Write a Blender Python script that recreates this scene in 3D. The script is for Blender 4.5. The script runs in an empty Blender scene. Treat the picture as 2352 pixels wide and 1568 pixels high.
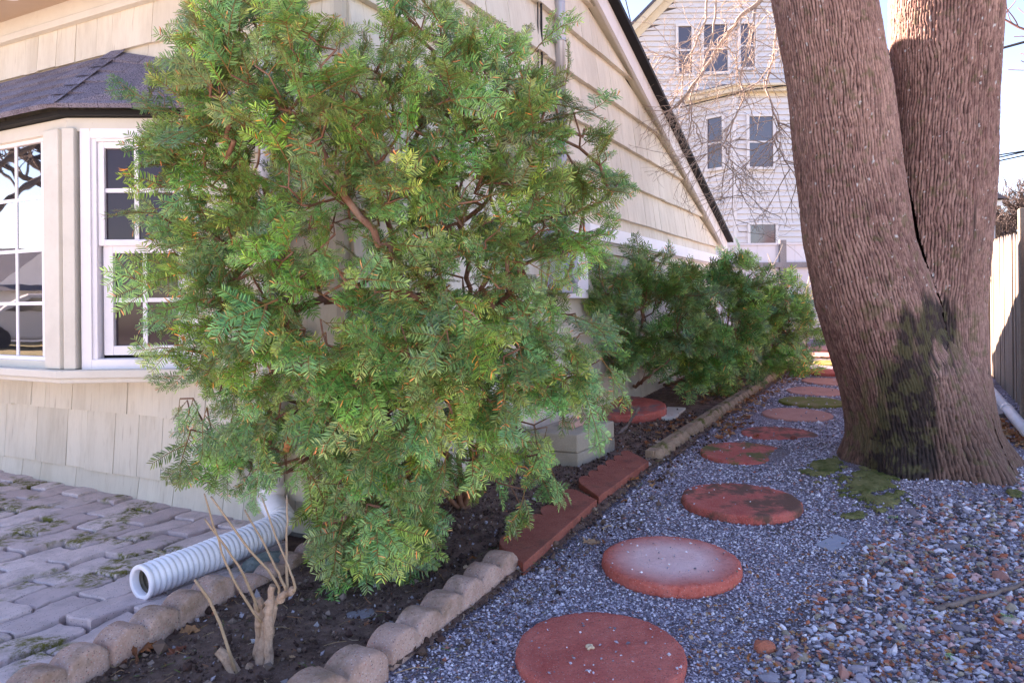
import bpy, math, random
import numpy as np
from mathutils import Vector, Matrix
random.seed(7); rng = np.random.default_rng(7)
R = math.radians
scene = bpy.context.scene
COL = scene.collection
# ------------------------------------------------------------------ camera model (for reading positions off the photo)
F, CX, CY, CAMZ, TH = 1695.0, 1176.0, 697.0, 1.05, R(0.55)
def ray(x, y):
    u, w = (x-CX)/F, (CY-y)/F
    return (u*math.cos(TH)+w*math.sin(TH), -u*math.sin(TH)+w*math.cos(TH))
def P(x, y, Y):
    a, b = ray(x, y); return np.array((a*Y, Y, CAMZ+b*Y))
SL = 0.037
def gz(X, Y): return SL*np.clip(Y, 0, 16)
def G(x, y, dz=0.0):
    a, b = ray(x, y); Y = (CAMZ-dz)/(SL-b); return np.array((a*Y, Y, SL*Y+dz))
def proj(p):
    p = np.asarray(p, float); a = p[..., 0]/p[..., 1]; b = (p[..., 2]-CAMZ)/p[..., 1]
    return CX+F*(a*math.cos(TH)-b*math.sin(TH)), CY-F*(a*math.sin(TH)+b*math.cos(TH))
cam = bpy.data.cameras.new('camera'); co = bpy.data.objects.new('camera', cam); COL.objects.link(co)
cam.sensor_width = 36; cam.lens = F/2352*36; cam.shift_y = -(784-CY)/2352; cam.clip_start = .05; cam.clip_end = 2000
rt = Vector((math.cos(TH), 0, -math.sin(TH))); up = Vector((math.sin(TH), 0, math.cos(TH))); bk = Vector((0, -1, 0))
co.matrix_world = Matrix(((rt.x, up.x, bk.x, 0), (rt.y, up.y, bk.y, 0), (rt.z, up.z, bk.z, CAMZ), (0, 0, 0, 1)))
scene.camera = co
# ------------------------------------------------------------------ numpy noise
def _h(i, j, k):
    n = (i*374761393 + j*668265263 + k*2147483647 + 1013) & 0xffffffff
    n = ((n ^ (n >> 13))*1274126177) & 0xffffffff
    n = (n ^ (n >> 16)) & 0xffffffff
    return n/4294967295.0
def vnoise(x, y, z=0.0):
    x, y, z = np.broadcast_arrays(np.asarray(x, float), np.asarray(y, float), np.asarray(z, float))
    xi, yi, zi = np.floor(x).astype(np.int64), np.floor(y).astype(np.int64), np.floor(z).astype(np.int64)
    fx, fy, fz = x-xi, y-yi, z-zi
    fx, fy, fz = [f*f*(3-2*f) for f in (fx, fy, fz)]
    r = 0
    for a in (0, 1):
        for b in (0, 1):
            for c in (0, 1):
                r = r + _h(xi+a, yi+b, zi+c)*(fx if a else 1-fx)*(fy if b else 1-fy)*(fz if c else 1-fz)
    return r
def fbm(x, y, z=0.0, o=4):
    s, a, t = 0, .5, 0
    for k in range(o):
        s = s + a*vnoise(np.asarray(x)*2**k+17*k, np.asarray(y)*2**k, np.asarray(z)*2**k); t += a; a *= .5
    return s/t
def smooth(a, b, x): t = np.clip((x-a)/(b-a), 0, 1); return t*t*(3-2*t)
def inpoly(px, py, poly):
    px, py = np.asarray(px), np.asarray(py); c = np.zeros(px.shape, bool); n = len(poly)
    for i in range(n):
        x1, y1 = poly[i]; x2, y2 = poly[(i+1) % n]
        if y1 == y2: continue
        c ^= ((y1 > py) != (y2 > py)) & (px < (x2-x1)*(py-y1)/(y2-y1)+x1)
    return c
# ------------------------------------------------------------------ objects
ORG = {}
def tag(o, label=None, cat=None, group=None, kind=None):
    if label: o['label'] = label
    if cat: o['category'] = cat
    if group: o['group'] = group
    if kind: o['kind'] = kind
    return o
def thing(name, label, cat, loc=(0, 0, 0), group=None):
    o = bpy.data.objects.new(name, None); COL.objects.link(o); o.location = loc; o.empty_display_size = .1
    ORG[o] = np.array(loc, float); return tag(o, label, cat, group)
def mk(name, V, Fs, mat, parent=None, loc=None, smooth_=False, attrs=None, uv=None, bevel=0, mats=None, midx=None):
    """V Nx3, Fs list of index tuples OR list of int arrays (n,3)/(n,4)"""
    V = np.asarray(V, float).reshape(-1, 3)
    org = ORG[parent] if parent is not None else (np.array(loc, float) if loc is not None else np.zeros(3))
    me = bpy.data.meshes.new(name)
    if len(Fs) and isinstance(Fs[0], np.ndarray) and Fs[0].ndim == 2:
        loops = np.concatenate([f.ravel() for f in Fs]); tot = np.concatenate([np.full(len(f), f.shape[1]) for f in Fs])
    else:
        loops = np.array([i for f in Fs for i in f]); tot = np.array([len(f) for f in Fs])
    st = np.concatenate(([0], np.cumsum(tot)[:-1]))
    me.vertices.add(len(V)); me.vertices.foreach_set('co', (V-org).ravel().astype(np.float32))
    me.loops.add(len(loops)); me.loops.foreach_set('vertex_index', loops.astype(np.int32))
    me.polygons.add(len(tot)); me.polygons.foreach_set('loop_start', st.astype(np.int32)); me.polygons.foreach_set('loop_total', tot.astype(np.int32))
    me.update(calc_edges=True)
    me.polygons.foreach_set('use_smooth', np.full(len(tot), bool(smooth_)))
    for k, a in (attrs or {}).items():
        a = np.asarray(a, np.float32)
        if a.ndim == 2 and a.shape[1] == 3 and k == 'Col':
            a = np.concatenate([a, np.ones((len(a), 1), np.float32)], 1)
            at = me.attributes.new(k, 'FLOAT_COLOR', 'POINT'); at.data.foreach_set('color', a.ravel())
        elif a.ndim == 2:
            at = me.attributes.new(k, 'FLOAT_VECTOR', 'POINT'); at.data.foreach_set('vector', a.ravel())
        else:
            at = me.attributes.new(k, 'FLOAT', 'POINT'); at.data.foreach_set('value', a)
    me.validate()
    for m in (mats or [mat]): me.materials.append(m)
    if midx is not None: me.polygons.foreach_set('material_index', np.asarray(midx, np.int32))
    o = bpy.data.objects.new(name, me); COL.objects.link(o)
    if parent is not None: o.parent = parent
    else: o.location = org
    ORG[o] = org
    if bevel:
        b = o.modifiers.new('b', 'BEVEL'); b.width = bevel; b.segments = 2; b.limit_method = 'ANGLE'; b.angle_limit = R(40)
    return o
class MB:
    def __init__(s): s.V = []; s.F = []; s.A = []
    def add(s, V, Fs, a=None):
        n = len(s.V); s.V += [tuple(v) for v in V]; s.F += [tuple(i+n for i in f) for f in Fs]
        s.A += [a if a is not None else (0, 0, 0)]*len(V)
    def box(s, c, ax, ay, az, a=None):       # centre and three half-axis vectors
        c, ax, ay, az = map(lambda q: np.array(q, float), (c, ax, ay, az))
        V = [c+i*ax+j*ay+k*az for k in (-1, 1) for (i, j) in ((-1, -1), (1, -1), (1, 1), (-1, 1))]
        s.add(V, [(3, 2, 1, 0), (4, 5, 6, 7), (0, 1, 5, 4), (1, 2, 6, 5), (2, 3, 7, 6), (3, 0, 4, 7)], a)
    def prism(s, poly, vec, a=None):         # poly of 3D points, extruded by vec
        n = len(poly); v = np.array(vec, float); V = [np.array(p, float) for p in poly]; V = V+[p+v for p in V]
        s.add(V, [tuple(range(n))[::-1], tuple(range(n, 2*n))]+[(i, (i+1) % n, n+(i+1) % n, n+i) for i in range(n)], a)
    def tube(s, pts, rad, n=6, cap=True, a=None):
        pts = [np.array(p, float) for p in pts]; m = len(pts)
        rad = [rad]*m if np.isscalar(rad) else rad
        ref = np.array((.31, .2, .93)); V = []; pn = None
        for i in range(m):
            t = pts[min(i+1, m-1)]-pts[max(i-1, 0)]; t = t/(np.linalg.norm(t)+1e-9)
            x = np.cross(ref, t) if pn is None else pn-t*np.dot(pn, t)
            if np.linalg.norm(x) < 1e-4: x = np.cross((1, 0, 0), t)
            x = x/np.linalg.norm(x); pn = x; y = np.cross(t, x)
            for k in range(n):
                q = 2*math.pi*k/n; V.append(pts[i]+rad[i]*(math.cos(q)*x+math.sin(q)*y))
        Fs = [(i*n+k, i*n+(k+1) % n, (i+1)*n+(k+1) % n, (i+1)*n+k) for i in range(m-1) for k in range(n)]
        if cap: Fs += [tuple(range(n))[::-1], tuple(range((m-1)*n, m*n))]
        s.add(V, Fs, a)
    def build(s, name, mat, parent=None, loc=None, smooth_=False, bevel=0, col=False):
        return mk(name, s.V, s.F, mat, parent, loc, smooth_, attrs={'Col': np.array(s.A)} if col else None, bevel=bevel)
# ------------------------------------------------------------------ materials
class N:
    def __init__(s, name):
        s.m = bpy.data.materials.new(name); s.m.use_nodes = True; s.t = s.m.node_tree; s.n = s.t.nodes
        s.b = s.n['Principled BSDF']; s.out = s.n['Material Output']; s._tc = None
    def node(s, ty, **kw):
        n = s.n.new(ty)
        for k, v in kw.items(): setattr(n, k, v)
        return n
    def L(s, a, b): s.t.links.new(a, b)
    def put(s, sock, v):
        if hasattr(v, 'is_output') or isinstance(v, bpy.types.NodeSocket): s.L(v, sock)
        else: sock.default_value = (tuple(v)+(1,) if hasattr(v, '__len__') and len(v) == 3 and len(sock.default_value) == 4 else v)
    def obj(s):
        if not s._tc: s._tc = s.node('ShaderNodeTexCoord')
        return s._tc.outputs['Object']
    def attr(s, name, col=False):
        a = s.node('ShaderNodeAttribute'); a.attribute_name = name; return a.outputs['Color' if col else ('Fac' if col is None else 'Vector')]
    def map(s, vec, sc=(1, 1, 1), rot=(0, 0, 0)):
        m = s.node('ShaderNodeMapping'); s.L(vec, m.inputs[0]); m.inputs['Scale'].default_value = sc; m.inputs['Rotation'].default_value = rot; return m.outputs[0]
    def noise(s, sc, det=4, ro=.6, vec=None, dist=0):
        n = s.node('ShaderNodeTexNoise'); s.L(vec or s.obj(), n.inputs['Vector']); n.inputs['Scale'].default_value = sc
        n.inputs['Detail'].default_value = det; n.inputs['Roughness'].default_value = ro; n.inputs['Distortion'].default_value = dist; return n.outputs[0]
    def vor(s, sc, vec=None, feat='F1', out='Distance', rnd=1):
        n = s.node('ShaderNodeTexVoronoi', feature=feat); s.L(vec or s.obj(), n.inputs['Vector']); n.inputs['Scale'].default_value = sc
        n.inputs['Randomness'].default_value = rnd; return n.outputs[out]
    def ramp(s, fac, st, interp='LINEAR'):
        r = s.node('ShaderNodeValToRGB'); s.L(fac, r.inputs[0]); c = r.color_ramp; c.interpolation = interp
        while len(c.elements) < len(st): c.elements.new(.5)
        for e, (p, v) in zip(c.elements, st):
            e.position = p; e.color = (v, v, v, 1) if np.isscalar(v) else tuple(v)+(1,)
        return r.outputs[0]
    def mix(s, f, a, b, mode='MIX'):
        m = s.node('ShaderNodeMix', data_type='RGBA', blend_type=mode); s.put(m.inputs[0], f); s.put(m.inputs[6], a); s.put(m.inputs[7], b); return m.outputs[2]
    def math(s, op, a, b=0.0):
        m = s.node('ShaderNodeMath', operation=op); s.put(m.inputs[0], a); s.put(m.inputs[1], b); return m.outputs[0]
    def bump(s, h, st=.5, d=.01, nrm=None):
        b = s.node('ShaderNodeBump'); s.L(h, b.inputs['Height']); b.inputs['Strength'].default_value = st; b.inputs['Distance'].default_value = d
        if nrm: s.L(nrm, b.inputs['Normal'])
        return b.outputs[0]
    def fin(s, col=None, rough=.8, bump=None, spec=.3, **kw):
        if col is not None: s.put(s.b.inputs['Base Color'], col)
        s.put(s.b.inputs['Roughness'], rough); s.b.inputs['Specular IOR Level'].default_value = spec
        if bump is not None: s.L(bump, s.b.inputs['Normal'])
        for k, v in kw.items(): s.put(s.b.inputs[k.replace('_', ' ')], v)
        return s.m
def gritty(name, c1, c2, sc=6, specks=(), bs=90, bst=.6, bd=.004, stain=None, moss=None, rough=.9, c3=None):
    n = N(name); c = n.mix(n.ramp(n.noise(sc, 5), [(.3, 0), (.7, 1)]), c1, c2)
    if c3: c = n.mix(n.ramp(n.noise(sc*.4, 3), [(.5, 0), (.65, 1)]), c, c3)
    for (ss, th, cc) in specks:
        v = n.vor(ss); c = n.mix(n.ramp(v, [(th, 1), (th+.08, 0)]), c, cc)
    c = n.mix(.35, c, n.ramp(n.noise(bs*1.6, 3), [(.3, .35), (.7, 1.0)]), 'MULTIPLY')
    if stain:
        c = n.mix(n.ramp(n.noise(stain[1], 5, .7), [(stain[2], 0), (stain[2]+.12, stain[3])]), c, stain[0])
    if moss:
        c = n.mix(n.ramp(n.noise(moss[1], 6, .75), [(moss[2], 0), (moss[2]+.08, 1)]), c, n.mix(n.noise(60, 3), moss[0], [q*1.9 for q in moss[0]]))
    h = n.math('ADD', n.noise(bs, 4, .7), n.math('MULTIPLY', n.noise(sc*2, 3), 1.5))
    return n.fin(c, rough, n.bump(h, bst, bd), .25)
def attrmat(name, rough=.7, spec=.3, bs=200, bst=.4, bd=.002, tr=0, sheen=0):
    n = N(name); c = n.attr('Col', True)
    c = n.mix(.4, c, n.ramp(n.noise(bs*.5, 3), [(.3, .5), (.7, 1.)]), 'MULTIPLY')
    n.fin(c, rough, n.bump(n.noise(bs, 2), bst, bd) if bst else None, spec)
    if tr:
        t = n.node('ShaderNodeBsdfTranslucent'); n.put(t.inputs[0], c); x = n.node('ShaderNodeMixShader'); x.inputs[0].default_value = tr
        n.L(n.b.outputs[0], x.inputs[1]); n.L(t.outputs[0], x.inputs[2]); n.L(x.outputs[0], n.out.inputs[0])
    return n.m
def paint(name, col, rough=.5, dirt=.15, sc=3, bst=.08, dcol=(.25, .2, .14)):
    n = N(name); c = n.mix(n.ramp(n.noise(sc, 6, .7), [(.45, 0), (.8, dirt)]), col, dcol)
    c = n.mix(n.ramp(n.noise(sc*14, 4, .7), [(.6, 0), (.75, dirt*.8)]), c, dcol)
    return n.fin(c, rough, n.bump(n.noise(60, 3), bst, .003), .4)
M = {}
# ------------------------------------------------------------------ materials of the house
def siding_mat():
    n = N('shingle_paint'); at = n.attr('Sid')           # (h, z, random)
    sx = n.node('ShaderNodeSeparateXYZ'); n.L(at, sx.inputs[0])
    v = n.map(at, (160, 2.2, 9)); st = n.noise(1, 3, .6, v)
    v2 = n.map(at, (9, 2.5, 5)); big = n.noise(1, 5, .7, v2)
    c = n.mix(sx.outputs[2], (.64, .585, .49), (.74, .68, .575))
    c = n.mix(n.ramp(big, [(.45, 0), (.8, .5)]), c, (.40, .33, .24))
    c = n.mix(n.ramp(n.noise(1, 3, .6, n.map(at, (60, 6, 3))), [(.62, 0), (.74, .5)]), c, (.36, .27, .2))
    c = n.mix(n.ramp(st, [(.3, .12), (.5, 0)]), c, (.3, .26, .2))
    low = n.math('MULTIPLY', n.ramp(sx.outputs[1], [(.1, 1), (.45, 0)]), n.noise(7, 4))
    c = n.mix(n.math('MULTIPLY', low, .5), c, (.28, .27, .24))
    return n.fin(c, .6, n.bump(n.math('ADD', st, n.math('MULTIPLY', big, .5)), .35, .004), .3)
M['siding'] = siding_mat()
M['trim'] = paint('cream_trim', (.68, .64, .565), .5, .25)
M['white'] = paint('white_vinyl', (.88, .855, .90), .4, .12, 5, .04)
M['soffit'] = paint('soffit_board', (.52, .40, .30), .7, .2)
M['greytrim'] = paint('weathered_white_board', (.72, .69, .70), .6, .35, 4)
M['black'] = N('black_edge').fin((.012, .011, .013), .7)
M['found'] = gritty('foundation', (.33, .30, .25), (.2, .18, .15), 5, bs=70)
def roof_mat():
    n = N('asphalt_shingle'); r = n.attr('Sid'); sx = n.node('ShaderNodeSeparateXYZ'); n.L(r, sx.inputs[0])
    c = n.mix(sx.outputs[2], (.15, .14, .20), (.26, .245, .33)); g = n.vor(260)
    c = n.mix(n.ramp(n.noise(220, 2), [(.45, 0), (.62, 1)]), c, (.26, .24, .29))
    c = n.mix(n.ramp(n.noise(240, 2, .5, n.map(n.obj(), (1, 1, 1), (1, 2, 0))), [(.52, 0), (.6, .8)]), c, (.025, .022, .03))
    return n.fin(c, .95, n.bump(n.noise(200, 3, .8), .7, .003), .2)
M['roof'] = roof_mat()
def glass_mat(name, base, rough, mirror, screen=False):
    n = N(name); n.fin(base, rough, n.bump(n.noise(2.2, 2), .05, .02), .8)
    g = n.node('ShaderNodeBsdfGlossy'); g.inputs['Roughness'].default_value = rough
    x = n.node('ShaderNodeMixShader'); x.inputs[0].default_value = mirror
    n.L(n.b.inputs['Normal'].links[0].from_socket, g.inputs['Normal'])
    n.L(n.b.outputs[0], x.inputs[1]); n.L(g.outputs[0], x.inputs[2]); n.L(x.outputs[0], n.out.inputs[0]); return n.m
M['mirror'] = glass_mat('picture_glass', (.02, .02, .025), .015, .40)
M['screen'] = glass_mat('screened_glass', (.035, .022, .034), .08, .02); M['screen'].node_tree.nodes['Principled BSDF'].inputs['Specular IOR Level'].default_value = .22
M['farglass'] = glass_mat('far_glass', (.05, .035, .05), .10, .02)
M['galv'] = paint('galvanised_metal', (.42, .42, .45), .42, .35, 8); M['galv'].node_tree.nodes['Principled BSDF'].inputs['Metallic'].default_value = .5
M['meter'] = paint('grey_meter_paint', (.34, .35, .45), .5, .2)
# ------------------------------------------------------------------ house frame
U = np.array((.4602, .8878, 0)); Vv = np.array((-.8878, .4602, 0)); WN = np.array((.8878, -.4602, 0)); FN = -U; Z = np.array((0, 0, 1.))
a_, b_ = ray(803, 1245); C0 = np.array(((803-CX)/F*2.93, 2.93, 0.0))
def Wg(t, z, o=0): return C0+t*U+o*WN+z*Z          # gable wall
def Wf(s, z, o=0): return C0+s*Vv+o*FN+z*Z         # front wall
TR0, ZR0, SLP = 6.53, 1.787, -.344
def rake(t): return ZR0+SLP*(t-TR0)
RIDGE = 1.5
def topz(t): return rake(t) if t > RIDGE else rake(RIDGE)-.45*(RIDGE-t)
house = thing('house', 'cream shingled house with a bay window and low gable behind the big yew bush', 'house', Wg(0, .1))
ZK = [.25+.29*k for k in range(-1, 12)]
def siding(name, wall, h0, h1, zmin, top, seed, nrm):
    rg = np.random.default_rng(seed); V = []; Fs = []; A = []; BUT = .046 if seed == 3 else .026
    for k, zb in enumerate(ZK):
        zt = zb+.30; zb_ = max(zb, zmin)
        if zt <= zmin: continue
        h = h0
        while h < h1-.01:
            w = min(rg.choice([.12, .17, .22, .27, .3])*rg.uniform(.9, 1.1), h1-h)
            if h1-(h+w) < .06: w = h1-h
            g = .0016; a, b = h+g, h+w-g; j = rg.normal(0, .0022); ob = BUT+rg.normal(0, .0015); rnd = rg.uniform(0, 1)
            za, zc = min(zt, top(a)), min(zt, top(b)); lo = zb_+j
            if max(za, zc) > lo+.01:
                za, zc = max(za, lo+.004), max(zc, lo+.004)
                fa, fc = BUT-(BUT-.006)*(za-zb)/.3, BUT-(BUT-.006)*(zc-zb)/.3
                q = [wall(a, lo, 0), wall(b, lo, 0), wall(a, lo, ob), wall(b, lo, ob), wall(b, zc, fc), wall(a, za, fa), wall(a, za, 0), wall(b, zc, 0)]
                n = len(V); V += q; A += [(h+dx, z, rnd) for dx, z in ((0, lo), (w, lo), (0, lo), (w, lo), (w, zc), (0, za), (0, za), (w, zc))]
                Fs += [(n+2, n+3, n+4, n+5), (n, n+1, n+3, n+2), (n, n+2, n+5, n+6), (n+3, n+1, n+7, n+4)]
            h += w
    # backing sheet
    hs = np.linspace(h0, h1, 30); n = len(V)
    for q in hs: V += [wall(q, zmin, .002), wall(q, top(q), .002)]; A += [(q, 0, .3)]*2
    Fs += [(n+2*i, n+2*i+2, n+2*i+3, n+2*i+1) for i in range(29)]
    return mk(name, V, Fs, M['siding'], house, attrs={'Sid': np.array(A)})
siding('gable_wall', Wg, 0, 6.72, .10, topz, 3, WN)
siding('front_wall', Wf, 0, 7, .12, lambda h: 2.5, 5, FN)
m = MB(); m.box(Wg(3.4, .05, -.03), U*3.38, WN*.04, Z*.28); m.box(Wf(3.5, -.1, -.03), Vv*3.5, FN*.04, Z*.215)
m.build('foundation', M['found'], house)
# added corner strip blocks sun leaking through the wall gap; frieze, soffit
m = MB(); m.box(Wf(.02, 1.31, -.02)+WN*-.02, Vv*.05, FN*.02, Z*1.19); m.box(Wg(.03, 1.7, -.02), U*.06, WN*.02, Z*1.5); m.build('corner_strip', M['siding'], house)
m = MB(); m.box(Wf(2.7, 2.545, .02), Vv*4.3+Vv*0, FN*.018, Z*.045); m.box(Wf(2.7, 2.49, .028), Vv*4.3, FN*.02, Z*.018)
m.build('frieze_board', M['trim'], house, bevel=.004)
m = MB(); m.box(Wf(3.3, 2.60, .14), Vv*3.7, FN*.14, Z*.012)
m.build('soffit', M['soffit'], house)
m = MB(); m.box(Wf(3.3, 2.63, .285), Vv*3.75, FN*.008, Z*.05); m.tube([Wf(-.15, 2.635, .325), Wf(7, 2.635, .325)], .034, 8)
m.build('gutter', M['white'], house)
# roof slabs
m = MB()
def roofslab(t0, t1, zf, dz, th, off0, off1):
    p = [Wg(t0, zf(t0)+dz, off0), Wg(t1, zf(t1)+dz, off0), Wg(t1, zf(t1)+dz, off1), Wg(t0, zf(t0)+dz, off1)]
    m.prism(p, (0, 0, th))
roofslab(RIDGE, 7.0, rake, .15, .035, .17, -8)
ff = lambda t: rake(RIDGE)-.45*(RIDGE-t)
roofslab(-.30, RIDGE, ff, .15, .035, .17, -8)
m.build('roof', M['black'], house)
m = MB()
def rakeb(t0, t1, zf, lo, hi, o0, o1):
    m.prism([Wg(t0, zf(t0)+lo, o0), Wg(t1, zf(t1)+lo, o0), Wg(t1, zf(t1)+hi, o0), Wg(t0, zf(t0)+hi, o0)], WN*(o1-o0))
rakeb(RIDGE, 6.98, rake, 0.0, .148, .075, .10); rakeb(-.28, RIDGE, ff, 0, .148, .075, .10)
m.build('rake_board', M['greytrim'], house)
m = MB(); rakeb(RIDGE, 6.95, rake, .03, .148, 0, .073); rakeb(-.26, RIDGE, ff, .03, .148, 0, .073)
m.build('rake_soffit', M['trim'], house)
# white band on gable
m = MB(); m.box(Wg(4.75, 1.54, .045), U*2.35, WN*.045, Z*.052); m.box(Wg(4.75, 1.482, .03), U*2.35, WN*.03, Z*.006)
m.build('white_band', M['white'], house, bevel=.02)
# ------------------------------------------------------------------ bay window
SC = 1.33; BO = .30; P1 = Wf(SC, 0, BO); A30 = np.array((.9989, .0459, 0)); NA = np.array((.0459, -.9989, 0))
P2 = P1+.62*A30; PL0 = Wf(3.6, 0, BO)
def Ba(l, z, o=0): return P1+l*A30+o*NA+z*Z       # angled pane
def Bf(s, z, o=0): return Wf(s, z, BO+o)           # centre pane
poly = [Wf(4.0, 0, -.02), Wf(3.6, 0, BO), P1, P2, P2-FN*.08, Wf(4.0, 0, -.1)]
def off_poly(o):                                     # bay outline pushed out by o
    k = o*math.tan(R(15))
    return [Wf(4.2+o, 0, .0), Wf(3.6, 0, BO+o), P1+FN*o-Vv*k, P2+NA*o+A30*.12, P2+A30*.12+U*.12, Wf(4.2+o, 0, -.1)]
m = MB(); m.prism([p+Z*.72 for p in off_poly(.055)], (0, 0, .022)); m.prism([p+Z*.742 for p in off_poly(.075)], (0, 0, .036))
m.build('window_sill', M['trim'], house, bevel=.005)
m = MB(); m.prism([p+Z*1.83 for p in off_poly(.012)], (0, 0, .06)); m.prism([p+Z*.80 for p in off_poly(-.035)], (0, 0, .02))
m.build('bay_head', M['trim'], house, bevel=.003)
m = MB(); m.prism([p+Z*1.893 for p in off_poly(.05)], (0, 0, .022)); m.build('bay_fascia', M['black'], house)
m = MB()                                             # corner post
m.box(Bf(SC+.07, 1.31, .008), Vv*.055, FN*.03, Z*.53); m.box(Ba(.018, 1.31, .008), A30*.026, NA*.03, Z*.53); m.build('corner_post', M['trim'], house, bevel=.004)
def frame(name, fn, h0, h1, z0, z1, w, o0, o1, mat, par, bev=.003):
    m = MB(); c = lambda a, b, c_, d: m.prism([fn(a, c_, o0), fn(b, c_, o0), fn(b, d, o0), fn(a, d, o0)], fn(a, c_, o1)-fn(a, c_, o0))
    c(h0, h0+w, z0, z1); c(h1-w, h1, z0, z1); c(h0+w, h1-w, z0, z0+w); c(h0+w, h1-w, z1-w, z1)
    return m.build(name, mat, par, bevel=bev)
def rectp(name, fn, h0, h1, z0, z1, o, mat, par, th=.006):
    m = MB(); m.prism([fn(h0, z0, o-th), fn(h1, z0, o-th), fn(h1, z1, o-th), fn(h0, z1, o-th)], fn(0, 0, o)-fn(0, 0, o-th)); return m.build(name, mat, par)
def bars(name, fn, hs, zs, h0, h1, z0, z1, w, o0, o1, mat, par):
    m = MB(); bx = lambda a, b, c, d, e: m.prism([fn(a, c, o0), fn(b, c, o0), fn(b, d, o0), fn(a, d, o0)], fn(a, c, o1+e)-fn(a, c, o0))
    for h in hs: bx(h-w, h+w, z0, z1, 0)
    for z in zs: bx(h0, h1, z-w, z+w, -.001)
    return m.build(name, mat, par)
# angled double hung window
aw = frame('window', Ba, .055, .575, .775, 1.845, .045, -.05, .012, M['white'], house)
frame('inner_frame', Ba, .098, .53, .80, 1.81, .022, -.06, .0, M['white'], aw)
frame('upper_sash', Ba, .121, .508, 1.325, 1.788, .028, -.045, -.012, M['white'], aw)
frame('lower_sash', Ba, .13, .50, .835, 1.335, .042, -.075, -.035, M['white'], aw)
rectp('pane', Ba, .14, .49, 1.34, 1.77, -.03, M['screen'], aw); rectp('pane', Ba, .15, .48, .86, 1.31, -.06, M['screen'], aw)
bars('muntin', Ba, [.285], [1.573], .14, .49, 1.34, 1.77, .0095, -.03, -.022, M['white'], aw)
bars('muntin', Ba, [.305], [1.082], .15, .48, .86, 1.31, .0095, -.06, -.052, M['white'], aw)
m = MB(); m.tube([Ba(.30, 1.34, -.01), Ba(.33, 1.345, 0), Ba(.36, 1.34, -.01)], .008, 6); m.build('latch', M['white'], aw)
# centre picture window
cw = frame('window', Bf, SC+.125, 3.5, .775, 1.862, .035, -.03, .002, M['trim'], house)
frame('inner_frame', Bf, SC+.122+.02, 3.48, .79, 1.85, .038, -.035, -.006, M['white'], cw)
rectp('pane', Bf, SC+.13, 3.47, .82, 1.83, -.02, M['mirror'], cw)
bars('muntin', Bf, [1.553+.21*k for k in range(9)], [1.072, 1.318, 1.56], SC+.17, 3.45, .828, 1.82, .008, -.02, -.016, M['white'], cw)
m = MB(); m.prism([p+Z*.79 for p in off_poly(-.07)], (0, 0, 1.06)); m.build('bay_core', M['black'], house)  # black fill; the dark of the room behind is put into its colour
# bay roof: courses of asphalt shingles on two hips
def bayroof():
    eo = .10; k = eo*math.tan(R(15)); E1 = P1+FN*eo-Vv*k+Z*1.915; E0 = Wf(3.7, 1.915, BO+eo); E2 = P2+NA*eo+A30*.0+Z*1.915
    T1 = Wf(SC+.03, 2.27, .02); T0 = Wf(3.7, 2.27, .02); T2 = Wf(SC-.62, 2.10, .02)
    E2 = E2+A30*.15
    V = []; Fs = []; A = []; rg = np.random.default_rng(4)
    def plane(Ea, Eb, Ta, Tb, n):
        nr = np.cross(Eb-Ea, Ta-Ea); nr = nr/np.linalg.norm(nr); nr = nr if nr[2] > 0 else -nr
        for r in range(n):
            f0, f1 = r/n, min(1, (r+1.25)/n); a0, b0 = Ea+(Ta-Ea)*f0, Eb+(Tb-Eb)*f0; a1, b1 = Ea+(Ta-Ea)*f1, Eb+(Tb-Eb)*f1
            x = -rg.uniform(0, .1); W_ = np.linalg.norm(b0-a0)
            while x < W_:
                w = rg.uniform(.10, .17); u0, u1 = max(x, 0)/W_, min(x+w-.003, W_)/W_
                if u1 > u0:
                    th = .016+rg.uniform(0, .003); q = [a0+(b0-a0)*u0+nr*th, a0+(b0-a0)*u1+nr*th, a1+(b1-a1)*u1+nr*.003, a1+(b1-a1)*u0+nr*.003, a0+(b0-a0)*u0-nr*.004, a0+(b0-a0)*u1-nr*.004]
                    i = len(V); V.extend(q); A.extend([(x, r, rg.uniform())]*6); Fs.extend([(i, i+1, i+2, i+3), (i+4, i+5, i+1, i), (i, i+3, i+4), (i+1, i+5, i+2)])
                x += w
        i = len(V); V.extend([Ea, Eb, Tb, Ta]); A.extend([(0, 0, 0)]*4); Fs.append((i, i+1, i+2, i+3))
    plane(E0, E1, T0, T1, 5); plane(E1, E2, T1, T2, 5)
    # hip caps
    for r in range(6):
        f0, f1 = r/6, (r+1.15)/6; a, b = E1+(T1-E1)*f0, E1+(T1-E1)*min(f1, 1); sd = np.array((.62, -.5, -.05))*.06; s2 = np.array((-.75, -.3, -.06))*.06
        i = len(V); lf = Z*.022; V.extend([a+lf, a+sd+Z*.008, b+sd*.9+Z*.006, b+Z*.014, a+s2+Z*.008, b+s2*.9+Z*.006]); A.extend([(0, 0, rg.uniform())]*6); Fs.extend([(i, i+1, i+2, i+3), (i+4, i, i+3, i+5), (i+4, i+1, i)])
    return mk('bay_roof', V, Fs, M['roof'], house, attrs={'Sid': np.array(A)})
bayroof()
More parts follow.
